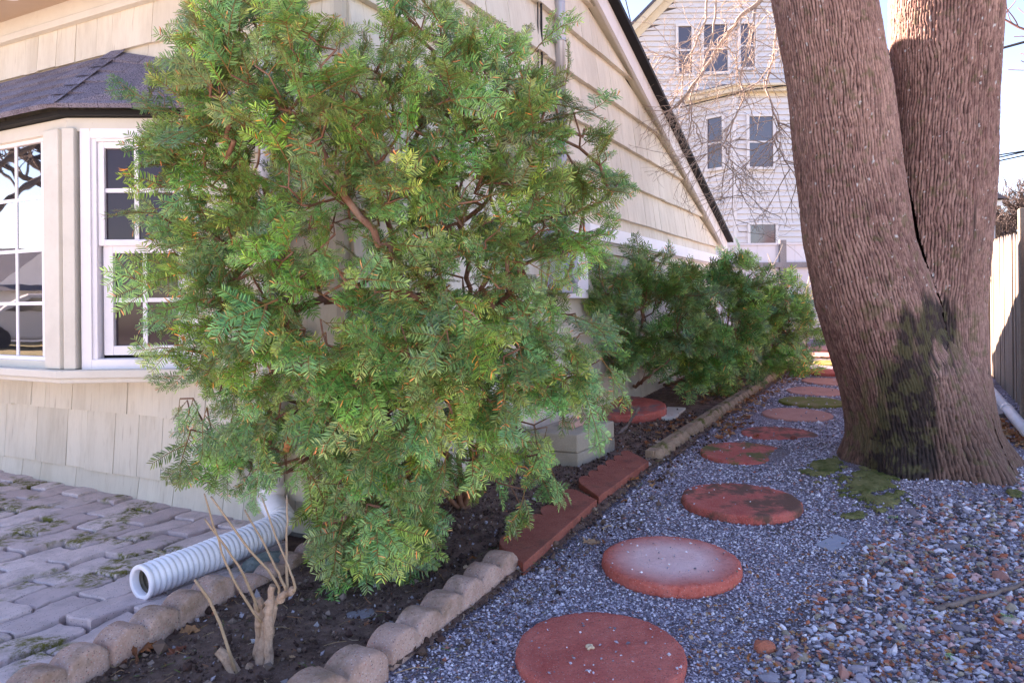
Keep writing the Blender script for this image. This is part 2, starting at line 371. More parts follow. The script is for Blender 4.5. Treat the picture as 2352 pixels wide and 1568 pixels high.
# downspout on front wall near the corner
m = MB(); sd = .355
m.tube([Wf(.52, 2.61, .33), Wf(.50, 2.54, .31), Wf(.40, 2.34, .12), Wf(sd, 2.26, .075), Wf(sd, 2.1, .075), Wf(sd, 1.2, .075), Wf(sd, .42, .075)], [.038]*7, 12)
m.tube([Wf(sd, .43, .075), Wf(sd, .31, .075)], .05, 14); m.tube([Wf(sd, .32, .075), Wf(sd, .3, .075), Wf(sd, .25, .08)], [.055, .057, .054], 14)
for z in (1.9, 1.0): m.box(Wf(sd, z, .07), Vv*.055, FN*.05, Z*.012)
m.build('downspout', M['white'], house, smooth_=True)
# conduit, cables, meter
tc = 1.98; m = MB(); m.tube([Wg(tc, 3.6, .06), Wg(tc, 2.2, .06)], .034, 12); m.tube([Wg(tc, 2.2, .06), Wg(tc, 1.45, .06)], .034, 12)
m.build('conduit', M['galv'], house, smooth_=True)
m = MB(); m.tube([Wg(tc, 2.72, .06), Wg(tc, 2.70, .06)], .04, 12); m.box(Wg(tc-.08, 2.71, .04), U*.05, WN*.02, Z*.025); m.build('conduit_strap', M['galv'], house)
m = MB(); m.tube([Wg(tc-.22, 3.4, .03), Wg(tc-.22, 2.3, .035), Wg(tc-.22, 1.0, .03)], .007, 6); m.tube([Wg(tc-.26, 3.4, .03), Wg(tc-.27, 1.3, .03)], .004, 5); m.build('cable', M['black'], house)
m = MB(); m.box(Wg(tc-.12, 1.30, .1), U*.14, WN*.06, Z*.19); m.tube([Wg(tc-.10, 1.24, .16), Wg(tc-.10, 1.24, .20)], .07, 16); m.build('meter_box', M['meter'], house, bevel=.008)
m = MB(); m.box(Wg(tc+.20, 1.30, .05), U*.16, WN*.045, Z*.22); m.build('white_cover', M['white'], house, bevel=.006)
# vent cap on soffit
m = MB(); c = P(18, 20, 3.6); c[2] = 2.58; m.tube([c, c-Z*.012], .05, 14); m.build('soffit_light', M['white'], house)

# corrugated drain pipe
def corrugated():
    pts = [Wf(sd, .26, .085)]+[P(x, y, Y) for x, y, Y in ((646, 1192, 2.93), (622, 1222, 2.86), (570, 1250, 2.76), (500, 1280, 2.64), (420, 1312, 2.52), (325, 1348, 2.387))]
    for i in range(3, len(pts)): pts[i][2] = gz(*pts[i][:2])+.072
    pts[2][2] = gz(*pts[2][:2])+.075
    pts = np.array(pts); t = np.linspace(0, len(pts)-1, 420); q = []
    for x in t:                                         # catmull-rom
        i = min(int(x), len(pts)-2); f = x-i; p0, p1, p2, p3 = pts[max(i-1, 0)], pts[i], pts[i+1], pts[min(i+2, len(pts)-1)]
        q.append(.5*((2*p1)+(-p0+p2)*f+(2*p0-5*p1+4*p2-p3)*f*f+(-p0+3*p1-3*p2+p3)*f**3))
    q = np.array(q); d = np.concatenate(([0], np.cumsum(np.linalg.norm(np.diff(q, axis=0), axis=1))))
    n = 520; s = np.linspace(0, d[-1], n); q = np.stack([np.interp(s, d, q[:, k]) for k in range(3)], 1)
    amp = smooth(.08, .14, s); r = .050+.007*np.abs(np.sin(math.pi*s/.021))**.7*amp+.001*np.sin(s*31)
    org = G(480, 1300); th = thing('drain_pipe', 'white corrugated plastic drain pipe lying across the pavers below the downspout', 'drain pipe', org)
    m = MB(); m.tube(list(q[:-3]), list(r[:-3]), 28, cap=False); m.build('pipe', M['white2'], th, smooth_=True)
    m = MB(); q2 = q[-130:-3]; m.tube(list(q2), list(r[-130:-3]-.0035), 28, cap=False)
    e = q[-1]; t = e-q[-4]; t /= np.linalg.norm(t); x_ = np.cross(t, Z); x_ /= np.linalg.norm(x_); y_ = np.cross(x_, t); R_ = [(.050, -.014), (.0575, -.010), (.0575, .002), (.0555, .005), (.0445, .005), (.0425, .002), (.0425, -.02)]; VV = [e+t*o_+r_*(math.cos(a_)*x_+math.sin(a_)*y_) for r_, o_ in R_ for a_ in np.linspace(0, 2*math.pi, 36, endpoint=False)]; mk('rim', VV, [(i*36+k, i*36+(k+1) % 36, (i+1)*36+(k+1) % 36, (i+1)*36+k) for i in range(6) for k in range(36)], M['white'], th, None, True)
    m.build('inner_lining', M['lining'], th, smooth_=True)  # inner tube, coloured a darker brown than the outside of the pipe
M['white2'] = paint('pipe_vinyl', (.86, .85, .90), .4, .3, 9, .04, (.2, .17, .13))
M['lining'] = gritty('pipe_inside', (.45, .4, .33), (.2, .15, .1), 20)
corrugated()
# ================================================================== GROUND
BED = [(-1.14, 1.75), (-.98, 2.2), (-.80, 2.62), (-.62, 2.95), (2.5, 9.2), (2.95, 8.2)] + [tuple(G(x, y)[:2]) for x, y in ((1795, 872), (1740, 915), (1700, 945), (1640, 985), (1560, 1050), (1500, 1085), (1420, 1160), (1300, 1260), (1200, 1330), (1050, 1450), (900, 1555), (820, 1620))]+[(-.5, 1.5)]
def soil_h(X, Y): return gz(X, Y)+.006+.020*fbm(X*3.2, Y*3.2)+.012*fbm(X*22, Y*22, 2)+.005*fbm(X*80, Y*80, 5, 2)
def gravel_h(X, Y):
    d = np.hypot(X-2.02, Y-3.9)
    return gz(X, Y)+.010*fbm(X*2.5, Y*2.5, 9)+.004*fbm(X*30, Y*30, 3)+.05*smooth(.95, .3, d)
def grid(name, x0, x1, y0, y1, res, hf, mask, mat, lift=0):
    nx, ny = int((x1-x0)/res)+1, int((y1-y0)/res)+1
    X, Y = np.meshgrid(np.linspace(x0, x1, nx), np.linspace(y0, y1, ny)); Zz = hf(X, Y)+lift
    V = np.stack([X.ravel(), Y.ravel(), Zz.ravel()], 1); i = np.arange(nx*ny).reshape(ny, nx)
    Q = np.stack([i[:-1, :-1].ravel(), i[:-1, 1:].ravel(), i[1:, 1:].ravel(), i[1:, :-1].ravel()], 1)
    if mask is not None:
        c = V[Q].mean(1); Q = Q[mask(c[:, 0], c[:, 1])]
        us = np.unique(Q); rm = np.zeros(len(V), int); rm[us] = np.arange(len(us)); V = V[us]; Q = rm[Q]
    o = mk(name, V, [Q], mat, None, (0, 0, 0), True); o['kind'] = 'structure'; return o
def ground_mat():
    n = N('yard_ground'); c = n.mix(n.ramp(n.noise(.5, 6), [(.4, 0), (.6, 1)]), (.14, .11, .05), (.09, .10, .035)); c = n.mix(n.ramp(n.noise(9, 6, .8), [(.4, 0), (.6, .8)]), c, (.24, .19, .10))
    return n.fin(c, .95, n.bump(n.noise(30, 5, .8), .8, .03))
def soil_mat():
    n = N('dark_soil'); c = n.mix(n.ramp(n.noise(14, 6, .75), [(.35, 0), (.65, 1)]), (.085, .05, .04), (.27, .175, .14))
    c = n.mix(n.ramp(n.noise(90, 4, .8), [(.55, 0), (.68, 1)]), c, (.15, .11, .095)); c = n.mix(n.ramp(n.vor(150), [(.10, 1), (.18, 0)]), c, (.26, .24, .25))
    return n.fin(c, .95, n.bump(n.noise(120, 6, .85), 1, .008), .2)
def gravel_mat():
    n = N('gravel_ground'); cc = n.vor(170, out='Color'); sx = n.node('ShaderNodeSeparateXYZ'); n.L(cc, sx.inputs[0])
    c = n.ramp(sx.outputs[0], [(0, (.20, .17, .22)), (.35, (.33, .29, .36)), (.6, (.46, .42, .5)), (.8, (.65, .6, .68)), (.9, (.30, .16, .13)), (1, (.6, .58, .6))], 'CONSTANT')
    d = n.vor(170); c = n.mix(n.ramp(d, [(.4, 0), (.65, .6)]), c, (.08, .065, .09)); c = n.mix(n.ramp(n.noise(1.8, 5), [(.52, 0), (.66, .7)]), c, (.09, .065, .06))
    return n.fin(c, .85, n.bump(n.math('SUBTRACT', 1, d), 1, .006), .3)
g = grid('ground', -60, 60, -40, 110, 1.5, lambda X, Y: gz(X, Y)-.03, None, ground_mat())
M['soil'] = soil_mat(); M['gravel'] = gravel_mat()
front_dirt = lambda X, Y: ((X-C0[0])*FN[0]+(Y-C0[1])*FN[1] > -.1) & (X < 0)
grid('garden_bed', -1.4, 3.1, 1.4, 9.3, .018, soil_h, lambda X, Y: inpoly(X+.03*(fbm(X*9, Y*9)-.5), Y+.05*(fbm(X*12, Y*12, 4)-.5), BED), M['soil'])
edge_of_gravel = lambda X, Y: ~inpoly(X, Y, [(x-.12, y+.02) for x, y in BED]) & (X > -.7+(Y-1.5)*.05) & ((X-C0[0])*WN[0]+(Y-C0[1])*WN[1] > -.1)
grid('gravel_path', -.7, 5.0, 1.4, 13, .03, gravel_h, edge_of_gravel, M['gravel'])
grid('patio_bedding', -4.2, -.4, 1.2, 5.6, .05, lambda X, Y: gz(X, Y)+.004*fbm(X*20, Y*20)-.02, lambda X, Y: (X-C0[0])*U[0]+(Y-C0[1])*U[1] < .03, M['soil'])
# ------------------------------------------------------------------ pavers (one paved surface)
def patio():
    pv = N('paver_concrete'); sa = pv.node('ShaderNodeSeparateXYZ'); pv.L(pv.attr('Sid'), sa.inputs[0])
    c = pv.mix(sa.outputs[0], (.60, .47, .47), (.82, .67, .65)); c = pv.mix(pv.ramp(pv.noise(12, 5, .7), [(.4, 0), (.7, .6)]), c, (.38, .31, .31))
    c = pv.mix(pv.ramp(pv.vor(130), [(.12, 1), (.22, 0)]), c, (.42, .38, .37)); c = pv.mix(pv.ramp(pv.vor(95), [(.1, 1), (.16, 0)]), c, (.09, .07, .07))
    ms = pv.math('MULTIPLY', pv.ramp(pv.noise(3.1, 4, .6), [(.53, 0), (.59, 1)]), pv.ramp(pv.noise(26, 6, .8), [(.42, 0), (.56, 1)]))
    c = pv.mix(ms, c, pv.mix(pv.noise(70, 3), (.10, .10, .02), (.22, .20, .045)))
    pv.fin(c, .9, pv.bump(pv.math('ADD', pv.noise(110, 5, .8), pv.noise(18, 3)), .8, .006), .25)
    V = []; Fs = []; A = []; L_, W_ = .27, .135; rg = np.random.default_rng(12)
    def wave(x): x = (x/L_) % 1; return .011*np.interp(x, [0, .2, .45, .7, .95, 1], [0, 1, 1, -1, -1, 0])
    e0 = np.array((-1.145, 1.75)); ed = np.array((.36, .933))
    for j in range(-2, 26):
        for i in range(-9, 6):
            x0 = i*L_+(L_/2 if j % 2 else 0); y0 = j*W_
            xs = np.array([0, .2, .45, .7, .95, 1])*1.0
            bl = [(x0+x*L_, y0+wave(x0+x*L_)) for x in np.linspace(0, 1, 21)]; tl = [(x0+x*L_, y0+W_+wave(x0+x*L_)) for x in np.linspace(0, 1, 21)]
            ends = lambda q, s: [(q[0]+.006*s*math.sin(math.pi*f*2), q[1]+W_*f) for f in (.25, .5, .75)]
            out = bl+ends(bl[-1], 1)+tl[::-1]+ends(bl[0], 1)[::-1]
            out = np.array(out); cc = out.mean(0); rot = rg.normal(0, .018); sh = rg.normal(0, .003, 2)
            q = (out-cc); q = q*(1-.006/np.maximum(np.abs(q).max(0), .01)); 
            q = np.stack([q[:, 0]*math.cos(rot)-q[:, 1]*math.sin(rot), q[:, 0]*math.sin(rot)+q[:, 1]*math.cos(rot)], 1)+rg.normal(0, .0010, q.shape)
            base = C0[:2]+FN[:2]*0.03+(-U[:2])*0+(cc[0]+sh[0]-.1)*U[:2]+(cc[1]+sh[1]-.6)*Vv[:2]
            XY = lambda k: base+k*(q[:, :1]*U[:2]+q[:, 1:]*Vv[:2])
            if np.dot(base-C0[:2], U[:2]) > .13: continue
            sd_ = np.cross(ed, base-e0)
            if sd_ < .06 and base[1] < 2.7: continue
            if base[1] >= 2.7 and base[0] > -.95: continue
            tx, ty = rg.normal(0, .022, 2); dz = rg.normal(0, .0035)
            near = np.linalg.norm(base-np.array((-1.45, 1.85)))
            if near < .42: tx *= 2.2; ty *= 2.2; dz += .008*rg.random()
            zz = lambda k, h: gz(*base)+.016+dz+h+k*(q[:, 0]*tx+q[:, 1]*ty)+fbm(XY(k)[:, 0]*40, XY(k)[:, 1]*40)*.003
            n = len(V); m_ = len(out); rc = rg.uniform(0, 1)
            for k, h in ((1., -.06), (1., -.005), (.97, -.0008), (.80, .0006), (.45, .001)):
                xy = XY(k); V += list(np.column_stack([xy, zz(k, h)])); 
            V.append((base[0], base[1], float(zz(0.001, .002).mean()))); A += [(rc, rg.uniform(), 0)]*(5*m_+1)
            for r in range(4): Fs += [(n+r*m_+a, n+r*m_+(a+1) % m_, n+(r+1)*m_+(a+1) % m_, n+(r+1)*m_+a) for a in range(m_)]
            Fs += [(n+4*m_+a, n+4*m_+(a+1) % m_, n+5*m_) for a in range(m_)]
    o = mk('paved_patio', V, Fs, pv.m, None, (0, 0, 0), False, attrs={'Sid': np.array(A)}); o['kind'] = 'structure'
patio()
# ================================================================== STEPPING STONES
red = lambda nm, **k: gritty(nm, (.50, .10, .08), (.68, .19, .15), 9, specks=((150, .12, (.5, .38, .36)), (110, .1, (.05, .035, .04))), bs=120, bst=.9, bd=.005, **k)
M['red'] = red('red_concrete'); M['redmud'] = red('red_concrete_muddy', stain=((.10, .07, .05), 7, .46, .85)); M['redmoss'] = red('red_concrete_mossy', moss=((.09, .085, .03), 5, .5), stain=((.12, .09, .07), 6, .5, .7))
M['redpale'] = gritty('red_concrete_faded', (.62, .30, .24), (.50, .22, .18), 7, specks=((150, .12, (.55, .45, .42)), (120, .09, (.06, .05, .05))), bs=110, bst=.8)
M['mossy'] = gritty('mossy_concrete', (.24, .19, .07), (.30, .20, .12), 8, moss=((.10, .10, .02), 9, .42), bs=90)
def faded():
    n = N('red_concrete_bleached'); s = n.node('ShaderNodeVectorMath', operation='LENGTH'); n.L(n.map(n.obj(), (1, 1, 0)), s.inputs[0])
    d = n.math('ADD', s.outputs['Value'], n.math('MULTIPLY', n.math('SUBTRACT', n.noise(9, 4), .5), .09))
    c = n.mix(n.ramp(n.noise(60, 5, .8), [(.35, 0), (.65, 1)]), (.46, .09, .065), (.64, .17, .13))
    pale = n.mix(n.noise(8, 5), (.74, .42, .40), (.93, .68, .68)); c = n.mix(n.ramp(d, [(.11, .95), (.235, 0)]), c, pale)
    c = n.mix(n.ramp(n.vor(75), [(.08, 1), (.13, 0)]), c, (.05, .04, .05)); c = n.mix(n.ramp(n.vor(120), [(.10, 1), (.16, 0)]), c, (.55, .4, .38))
    return n.fin(c, .88, n.bump(n.noise(120, 4, .7), .8, .004), .25)
M['bleach'] = faded()
def disc(name, label, cat, c, r, th, mat, group=None, tilt=(0, 0), seed=0, dz=.0, rough=1.0):
    nA, nR = 120, 26; th_ = np.linspace(0, 2*math.pi, nA, endpoint=False)
    prof = [(0, 0)]+[(r*q, 0) for q in np.linspace(.06, .93, nR)]+[(r*.975, -.0015), (r*.992, -.005), (r*1.0, -.012), (r*1.006, -th*.6), (r*.985, -th), (r*.9, -th-.005)]
    V = [(0, 0, 0)]; 
    for rr, z in prof[1:]:
        cx, sy = np.cos(th_), np.sin(th_); k = 1+(.012*(vnoise(cx*3+seed, sy*3)-.5)+.05*rough*(fbm(cx*22+seed, sy*20, z*60)-.5))*(rr/r)**3
        zz = z+.004*(fbm(cx*rr*14+seed, sy*rr*14)-.5)+.0035*rough*(fbm(cx*rr*90, sy*rr*90, seed)-.5)
        V += list(np.stack([cx*rr*k, sy*rr*k, zz], 1))
    n = len(prof)-1; Fs = [(0, 1+a, 1+(a+1) % nA) for a in range(nA)]+[(1+i*nA+a, 1+(i+1)*nA+a, 1+(i+1)*nA+(a+1) % nA, 1+i*nA+(a+1) % nA) for i in range(n-1) for a in range(nA)]
    Fs = [f if len(f) == 3 else f for f in Fs]
    V = np.array(V); V[:, 2] += V[:, 0]*tilt[0]+V[:, 1]*tilt[1]
    c = np.array(c, float); o = mk(name, V+c+[0, 0, dz], Fs, mat, None, c, True); return tag(o, label, cat, group)
GS = 'round stepping stones along the gravel path'
ST = [(1378, 1500, 389, 'red', 'nearest large red round stepping stone with a curled nutshell lying on it', .030),
      (1541, 1292, 312, 'bleach', 'red round stepping stone bleached pale pink across its middle', .038),
      (1701, 1150, 264, 'redmud', 'thick red round stepping stone with a dark muddy patch in its middle', .036),
      (1711, 1045, 198, 'redmoss', 'red round stepping stone with olive moss and grit, just beyond the muddy one', .016),
      (1790, 997, 168, 'redmud', 'ragged half buried red stepping stone with a small dark pine cone beside it', .010),
      (1831, 953, 154, 'redpale', 'pinkish flat stepping stone between the half buried one and the green mossy one', .014),
      (1863, 924, 142, 'mossy', 'green mossy round stepping stone in the middle of the far path', .018),
      (1874, 899, 128, 'redpale', 'faded brownish pink stepping stone just beyond the green mossy one', .014),
      (1905, 877, 120, 'redpale', 'dusty pink stepping stone partly hidden by the left edge of the trunk', .012),
      (1903, 855, 112, 'red', 'dark red stepping stone with a shadowed rim, beside the clipped far shrub', .024),
      (1925, 834, 104, 'mossy', 'yellow green mossy stepping stone at the edge of the sunlight', .016),
      (1905, 816, 98, 'redpale', 'sunlit pale stepping stone, nearer of the two at the far end of the path', .030),
      (1900, 801, 92, 'redpale', 'sunlit pale stepping stone, farthest one before the white fence', .034)]
STC = []
for k, (x, y, w, mt, lb, dz) in enumerate(ST):
    c = G(x, y, dz*.8); c[2] = float(gravel_h(c[0], c[1])); r = .5*w*c[1]/F; STC.append((c[0], c[1], r, dz))
    disc('stepping_stone', lb, 'stepping stone', c, r, .05, M[mt], GS, (rng.normal(0, .01), SL+rng.normal(0, .01)), k*7.3, dz, 1.3 if k in (2, 4) else 1)
c = G(1446, 975); c[1] += .22; c[2] = gz(*c[:2])+.10
M['redgrime'] = red('red_concrete_grimy', stain=((.20, .18, .18), 3.5, .50, 1))
disc('spare_stone', 'thick red round paving stone with grey grimy top propped up beside the concrete blocks', 'paving stone', c, .30, .066, M['redgrime'], None, (.02, .10), 91, 0, 1.6)
# ================================================================== EDGING
M['edgebrown'] = gritty('brown_edging', (.44, .27, .21), (.58, .40, .33), 10, specks=((120, .16, (.55, .47, .45)), (90, .12, (.18, .12, .12)), (70, .1, (.5, .2, .17))), bs=110, bst=.9, stain=((.20, .13, .08), 4, .55, .7))
M['edgemoss'] = gritty('mossy_edging', (.30, .20, .14), (.42, .30, .21), 10, specks=((120, .14, (.45, .38, .3)),), bs=100, moss=((.08, .075, .02), 6, .55))
M['edgered'] = gritty('red_edging', (.27, .07, .05), (.38, .12, .085), 9, specks=((140, .12, (.42, .26, .22)), (90, .1, (.06, .03, .03))), bs=130, bst=.8, stain=((.10, .055, .045), 5, .58, .6))
def scal(n, H, A, p=.62, per=14):
    xs = np.linspace(0, n, n*per+1); return xs/n, H-A+A*np.abs(np.sin(math.pi*np.clip(xs % 1, .0, 1)))**p
def edging(label, p0, p1, n, mat, H=.10, A=.032, T=.085, sink=.05, lean=0, group='scalloped edging pieces round the bed'):
    p0, p1 = np.array(p0, float), np.array(p1, float); d = p1-p0; L_ = np.linalg.norm(d[:2]); d = d/L_; e = np.array((-d[1], d[0], 0)); e /= np.linalg.norm(e)
    xs, zs = scal(n, H, A); m = len(xs); V = []; rows = []
    for (off, k, dz) in ((0, 0, -sink), (0, 1, -.010), (.003, 1, -.004), (.010, 1, 0), (.5*T, 1, .001), (T-.010, 1, 0), (T-.003, 1, -.004), (T, 1, -.010), (T, 0, -sink)):
        r = []
        for x, z in zip(xs, zs):
            h = (z+dz) if k else dz
            xx = x*L_; xx = np.clip(xx, 0, L_)
            pt = p0+d*xx+e*(off+lean*h)+Z*h
            w = .008*(fbm(pt[0]*70, pt[1]*70, pt[2]*70)-.5) if k else 0
            r.append(len(V)); V.append(pt+w*np.array((1, 1, 1.)))
        rows.append(r)
    Fs = [(rows[a][i], rows[a][i+1], rows[a+1][i+1], rows[a+1][i]) for a in range(8) for i in range(m-1)]
    Fs += [tuple(r[0] for r in rows), tuple(r[-1] for r in rows)[::-1]]
    o = mk('edging_piece', V, Fs, mat, None, p0, True); return tag(o, label, 'edging', group)
E1, E2 = G(262, 1548), G(541, 1384); dE = (E2-E1)/np.linalg.norm(E2-E1)
edging('brown scalloped edging piece against the pavers, nearest the drain pipe mouth', E1, E2, 4, M['edgebrown'])
edging('brown scalloped edging piece in the bottom left corner beside the lifted pavers', E1-dE*.47+np.array((-.015, .0, 0)), E1-dE*.012, 4, M['edgebrown'])
edging('dark scalloped edging piece half hidden behind the bare cut stump', E2+dE*.015+np.array((.03, 0, -.03)), E2+dE*.42+np.array((.05, 0, -.03)), 4, M['edgebrown'], H=.09)
A1, A2 = G(902, 1549), G(1192, 1318); dA = (A2-A1)/np.linalg.norm(A2-A1)
edging('row of six brown stone scallops between the soil and the gravel below the red slabs', A1, A2, 6, M['edgebrown'], H=.092, T=.09)
a1 = G(894, 1568); dd = np.array((dA[0]*1.15, dA[1]*.95, 0)); edging('short brown edging piece at the bottom of the photo beside a blue grey rock', a1-dd*.42, a1, 3, M['edgebrown'], H=.10, T=.10)
def slab(label, near, far, wvec, n, th, z0, mat, name='edging_piece', group='scalloped edging pieces round the bed', flip=1, bump_A=.032, z1=None, pw=.5):
    """piece lying flat: straight side near->far, scallops on the other side (or on the straight side when flip=-1)"""
    near, far, wvec = map(lambda q: np.array(q, float), (near, far, wvec)); d = far-near; L_ = np.linalg.norm(d); d /= L_; w = wvec/np.linalg.norm(wvec); W_ = np.linalg.norm(wvec)
    xs, ws = scal(n, W_, bump_A, pw, 14)
    pts = [near, far] + [near+d*x*L_+w*q for x, q in list(zip(xs, ws))[::-1]]
    V = []; m = len(pts); c = sum(pts)/m
    for k, dz in ((1, 0), (1, th-.004), (.992, th-.001), (.985, th)):
        V += [c+(p-c)*np.array((k, k, 1))+Z*(z0+dz) for p in pts]
    Fs = [(r*m+i, r*m+(i+1) % m, (r+1)*m+(i+1) % m, (r+1)*m+i) for r in range(3) for i in range(m)]+[tuple(range(3*m, 4*m))]
    o = mk(name, V, Fs, mat, None, near, False); return tag(o, label, 'edging', group)
def Gz(x, y, dz): p = G(x, y, dz); p[2] -= dz; return p
b1, c1, a1_, b2, c2 = Gz(1202, 1290, .06), Gz(1371, 1143, .06), Gz(1131, 1238, .06), Gz(1375, 1139, .06), Gz(1490, 1057, .06)
slab('red scalloped edging piece lying flat, the nearer of the two red slabs', b1, c1, (a1_-b1)*.93, 6, .042, .012, M['edgered'], bump_A=.065, group='red edging slabs lying flat')
slab('red scalloped edging piece lying flat, the farther one touching the concrete blocks', b2, c2, Gz(1322, 1100, .06)-b2, 6, .042, .016, M['edgered'], bump_A=.065, group='red edging slabs lying flat')
fp = [G(*q) for q in ((1509, 1064), (1600, 1000), (1662, 955), (1716, 918), (1765, 882), (1812, 848), (1850, 818))]
FL = ['mossy edging piece with stubby scallops just beyond the red slabs', 'edging piece with worn scallops, second after the red slabs', 'narrow ribbed edging piece in the middle of the far row', 'ribbed edging piece among the orange leaves', 'edging piece disappearing under the middle yew shrub', 'farthest edging piece under the clipped round shrub']
for k in range(6):
    p, q = fp[k], fp[k+1]; d = (q-p)/np.linalg.norm(q-p); e = np.array((d[1], -d[0], 0)); p_ = p-e*.07; q_ = q-e*.07-d*.012
    L_ = np.linalg.norm(q-p); m = MB(); m.prism([p_-Z*.03, q_-Z*.03, q_+e*.05-Z*.03, p_+e*.05-Z*.03], (0, 0, .098)); nr = max(4, int(L_/.098))
    for i in range(nr):
        c_ = p_+(q_-p_)*((i+.5)/nr)+e*.052; r_ = .48*L_/nr; h_ = .055+rng.normal(0, .003)
        m.tube([c_-Z*.03, c_+Z*.02, c_+Z*(h_-.012), c_+Z*(h_-.002)-e*.004, c_+Z*h_-e*.012], [r_, r_*rng.uniform(.95, 1.03), r_, r_*.88, r_*.6], 12)
    tag(m.build('edging_piece', M['edgemoss'], None, p, bevel=.004), FL[k], 'edging', 'far edging pieces beside the path')
# ================================================================== BLOCKS AND BITS
M['conc'] = gritty('pale_concrete', (.38, .33, .26), (.48, .43, .35), 5, specks=((160, .1, (.25, .22, .18)),), bs=120, bst=.6, stain=((.22, .20, .15), 3, .55, .6))
M['concd'] = gritty('pale_concrete_damp', (.34, .30, .24), (.44, .39, .32), 5, bs=120, bst=.6, stain=((.11, .095, .085), 2.2, .5, .8))
n0, n1 = G(1329, 1082), G(1416, 1041); ud = (n1-n0)/np.linalg.norm(n1-n0); uw = np.array((-.90, .40, 0)); uw /= np.linalg.norm(uw)
def block(name, label, c0, L_, W_, H_, z, mat, cat, ang=0, group=None, bev=.008, ud=ud, uw=uw):
    m = MB(); c0 = np.array(c0, float); p = [c0+Z*z, c0+ud*L_+Z*z, c0+ud*L_+uw*W_+Z*z, c0+uw*W_+Z*z]; m.prism(p, (0, 0, H_))
    o = m.build(name, mat, None, c0, bevel=bev); return tag(o, label, cat, group)
block('concrete_block', 'lower pale concrete block, standing on the soil', n0, .45, .30, .108, -.012, M['concd'], 'block', group='stacked concrete blocks')
block('concrete_block', 'upper pale concrete block, on top of the stack', n0+np.array((-.004, -.004, 0)), .45, .30, .098, .0975, M['conc'], 'block', group='stacked concrete blocks')
block('pink_brick', 'pink rough brick lying on top of the stacked concrete blocks', n0+ud*.16+uw*.10, .30, .10, .035, .1965, gritty('pink_brick', (.55, .32, .26), (.68, .45, .38), 8, bs=80), 'brick', bev=.006)
pts = [Gz(x, y, .045) for x, y in ((1519, 958), (1549, 958), (1575, 936), (1533, 934))]
m = MB(); m.prism([p+Z*.022 for p in pts], (0, 0, .025)); tag(m.build('marble_slab', paint('pale_marble', (.62, .60, .54), .5, .3), None, pts[0], bevel=.003), 'small white marble slab sticking out from under the propped red stone', 'slab')
pts = [Gz(x, y, .02) for x, y in ((1478, 1004), (1490, 1004), (1568, 950), (1500, 950))]
m = MB(); m.prism(pts, (0, 0, .016)); tag(m.build('wooden_board', gritty('grey_board', (.16, .13, .12), (.24, .2, .19), 7), None, pts[0], bevel=.002), 'thin grey weathered board lying on soil under the marble slab', 'board')
M['bark2'] = gritty('stick_bark', (.17, .12, .105), (.29, .23, .20), 14, bs=80)
M['bark3'] = gritty('pale_twig', (.34, .24, .15), (.44, .33, .23), 20, bs=80)
def stick(name, label, pts, r, mat, cat='stick', group=None, n=7):
    pts = np.array(pts); t = np.linspace(0, len(pts)-1, max(len(pts)*5, 8)); q = np.stack([np.interp(t, range(len(pts)), pts[:, k]) for k in range(3)], 1)
    q[1:-1] += rng.normal(0, r*.28, q[1:-1].shape); rr = r*(1-.45*t/t[-1])*(1+.18*rng.normal(size=len(t)).clip(-1, 1)); m = MB(); m.tube(list(q), list(rr), n)
    return tag(m.build(name, mat, None, pts[0], smooth_=True), label, cat, group)
s1 = [G(1416, 1002, .01), P(1440, 976, 4.86), P(1468, 935, 4.88)]
stick('fallen_stick', 'grey stick leaning against the propped red stone', s1, .013, M['bark2'])
stick('fallen_stick', 'short pale stick on the soil under the propped red stone', [G(1441, 1000, .01), G(1480, 975, .02)], .010, M['bark2'])
stick('fallen_stick', 'long thin dark stick resting on the gravel at the right edge of the photo', [G(2149, 1400, .012), G(2184, 1386, .02), G(2277, 1364, .022), G(2365, 1333, .03)], .0095, M['bark2'])
stick('fallen_stick', 'forked pale grey twig lying across the pavers behind the drain pipe', [G(338, 1260, .04), G(400, 1278, .045), G(470, 1287, .045), G(545, 1289, .04)], .0035, M['conc'])
stick('black_hose', 'thin black hose lying on the soil behind the propped red stone', [G(1390, 905, .03), G(1440, 900, .04), G(1500, 891, .05), G(1503, 894, .03), G(1450, 905, .02)], .008, M['black'], 'hose')
def rock(name, label, c, s, mat, cat='rock', seed=0, sink=.3, group=None, flat=1, rot=0):
    bpy_v = ICO3[0].copy(); k = 1+.5*(fbm(bpy_v[:, 0]*1.6+seed, bpy_v[:, 1]*1.6, bpy_v[:, 2]*1.6+seed)-.5)*2*.6
    v = np.sign(bpy_v)*np.abs(bpy_v)**.8*k[:, None]*np.array(s); ca, sa = math.cos(rot), math.sin(rot)
    v = np.stack([v[:, 0]*ca-v[:, 1]*sa, v[:, 0]*sa+v[:, 1]*ca, v[:, 2]], 1); c = np.array(c, float)
    o = mk(name, v+c+[0, 0, s[2]*(1-sink)], [ICO3[1]], mat, None, c, False); o.data.polygons.foreach_set('use_smooth', np.zeros(len(o.data.polygons), bool)); return tag(o, label, cat, group)
def ico(sub):
    import bmesh
    b = bmesh.new(); bmesh.ops.create_icosphere(b, subdivisions=sub, radius=1); v = np.array([x.co[:] for x in b.verts]); f = np.array([[q.index for q in x.verts] for x in b.faces]); b.free(); return v, f
ICO1, ICO2, ICO3 = ico(1), ico(2), ico(3)
M['bluerock'] = gritty('blue_grey_rock', (.24, .26, .32), (.42, .44, .52), 12, bs=60); M['greyrock'] = gritty('grey_slate_rock', (.20, .185, .20), (.27, .25, .27), 12, bs=80)
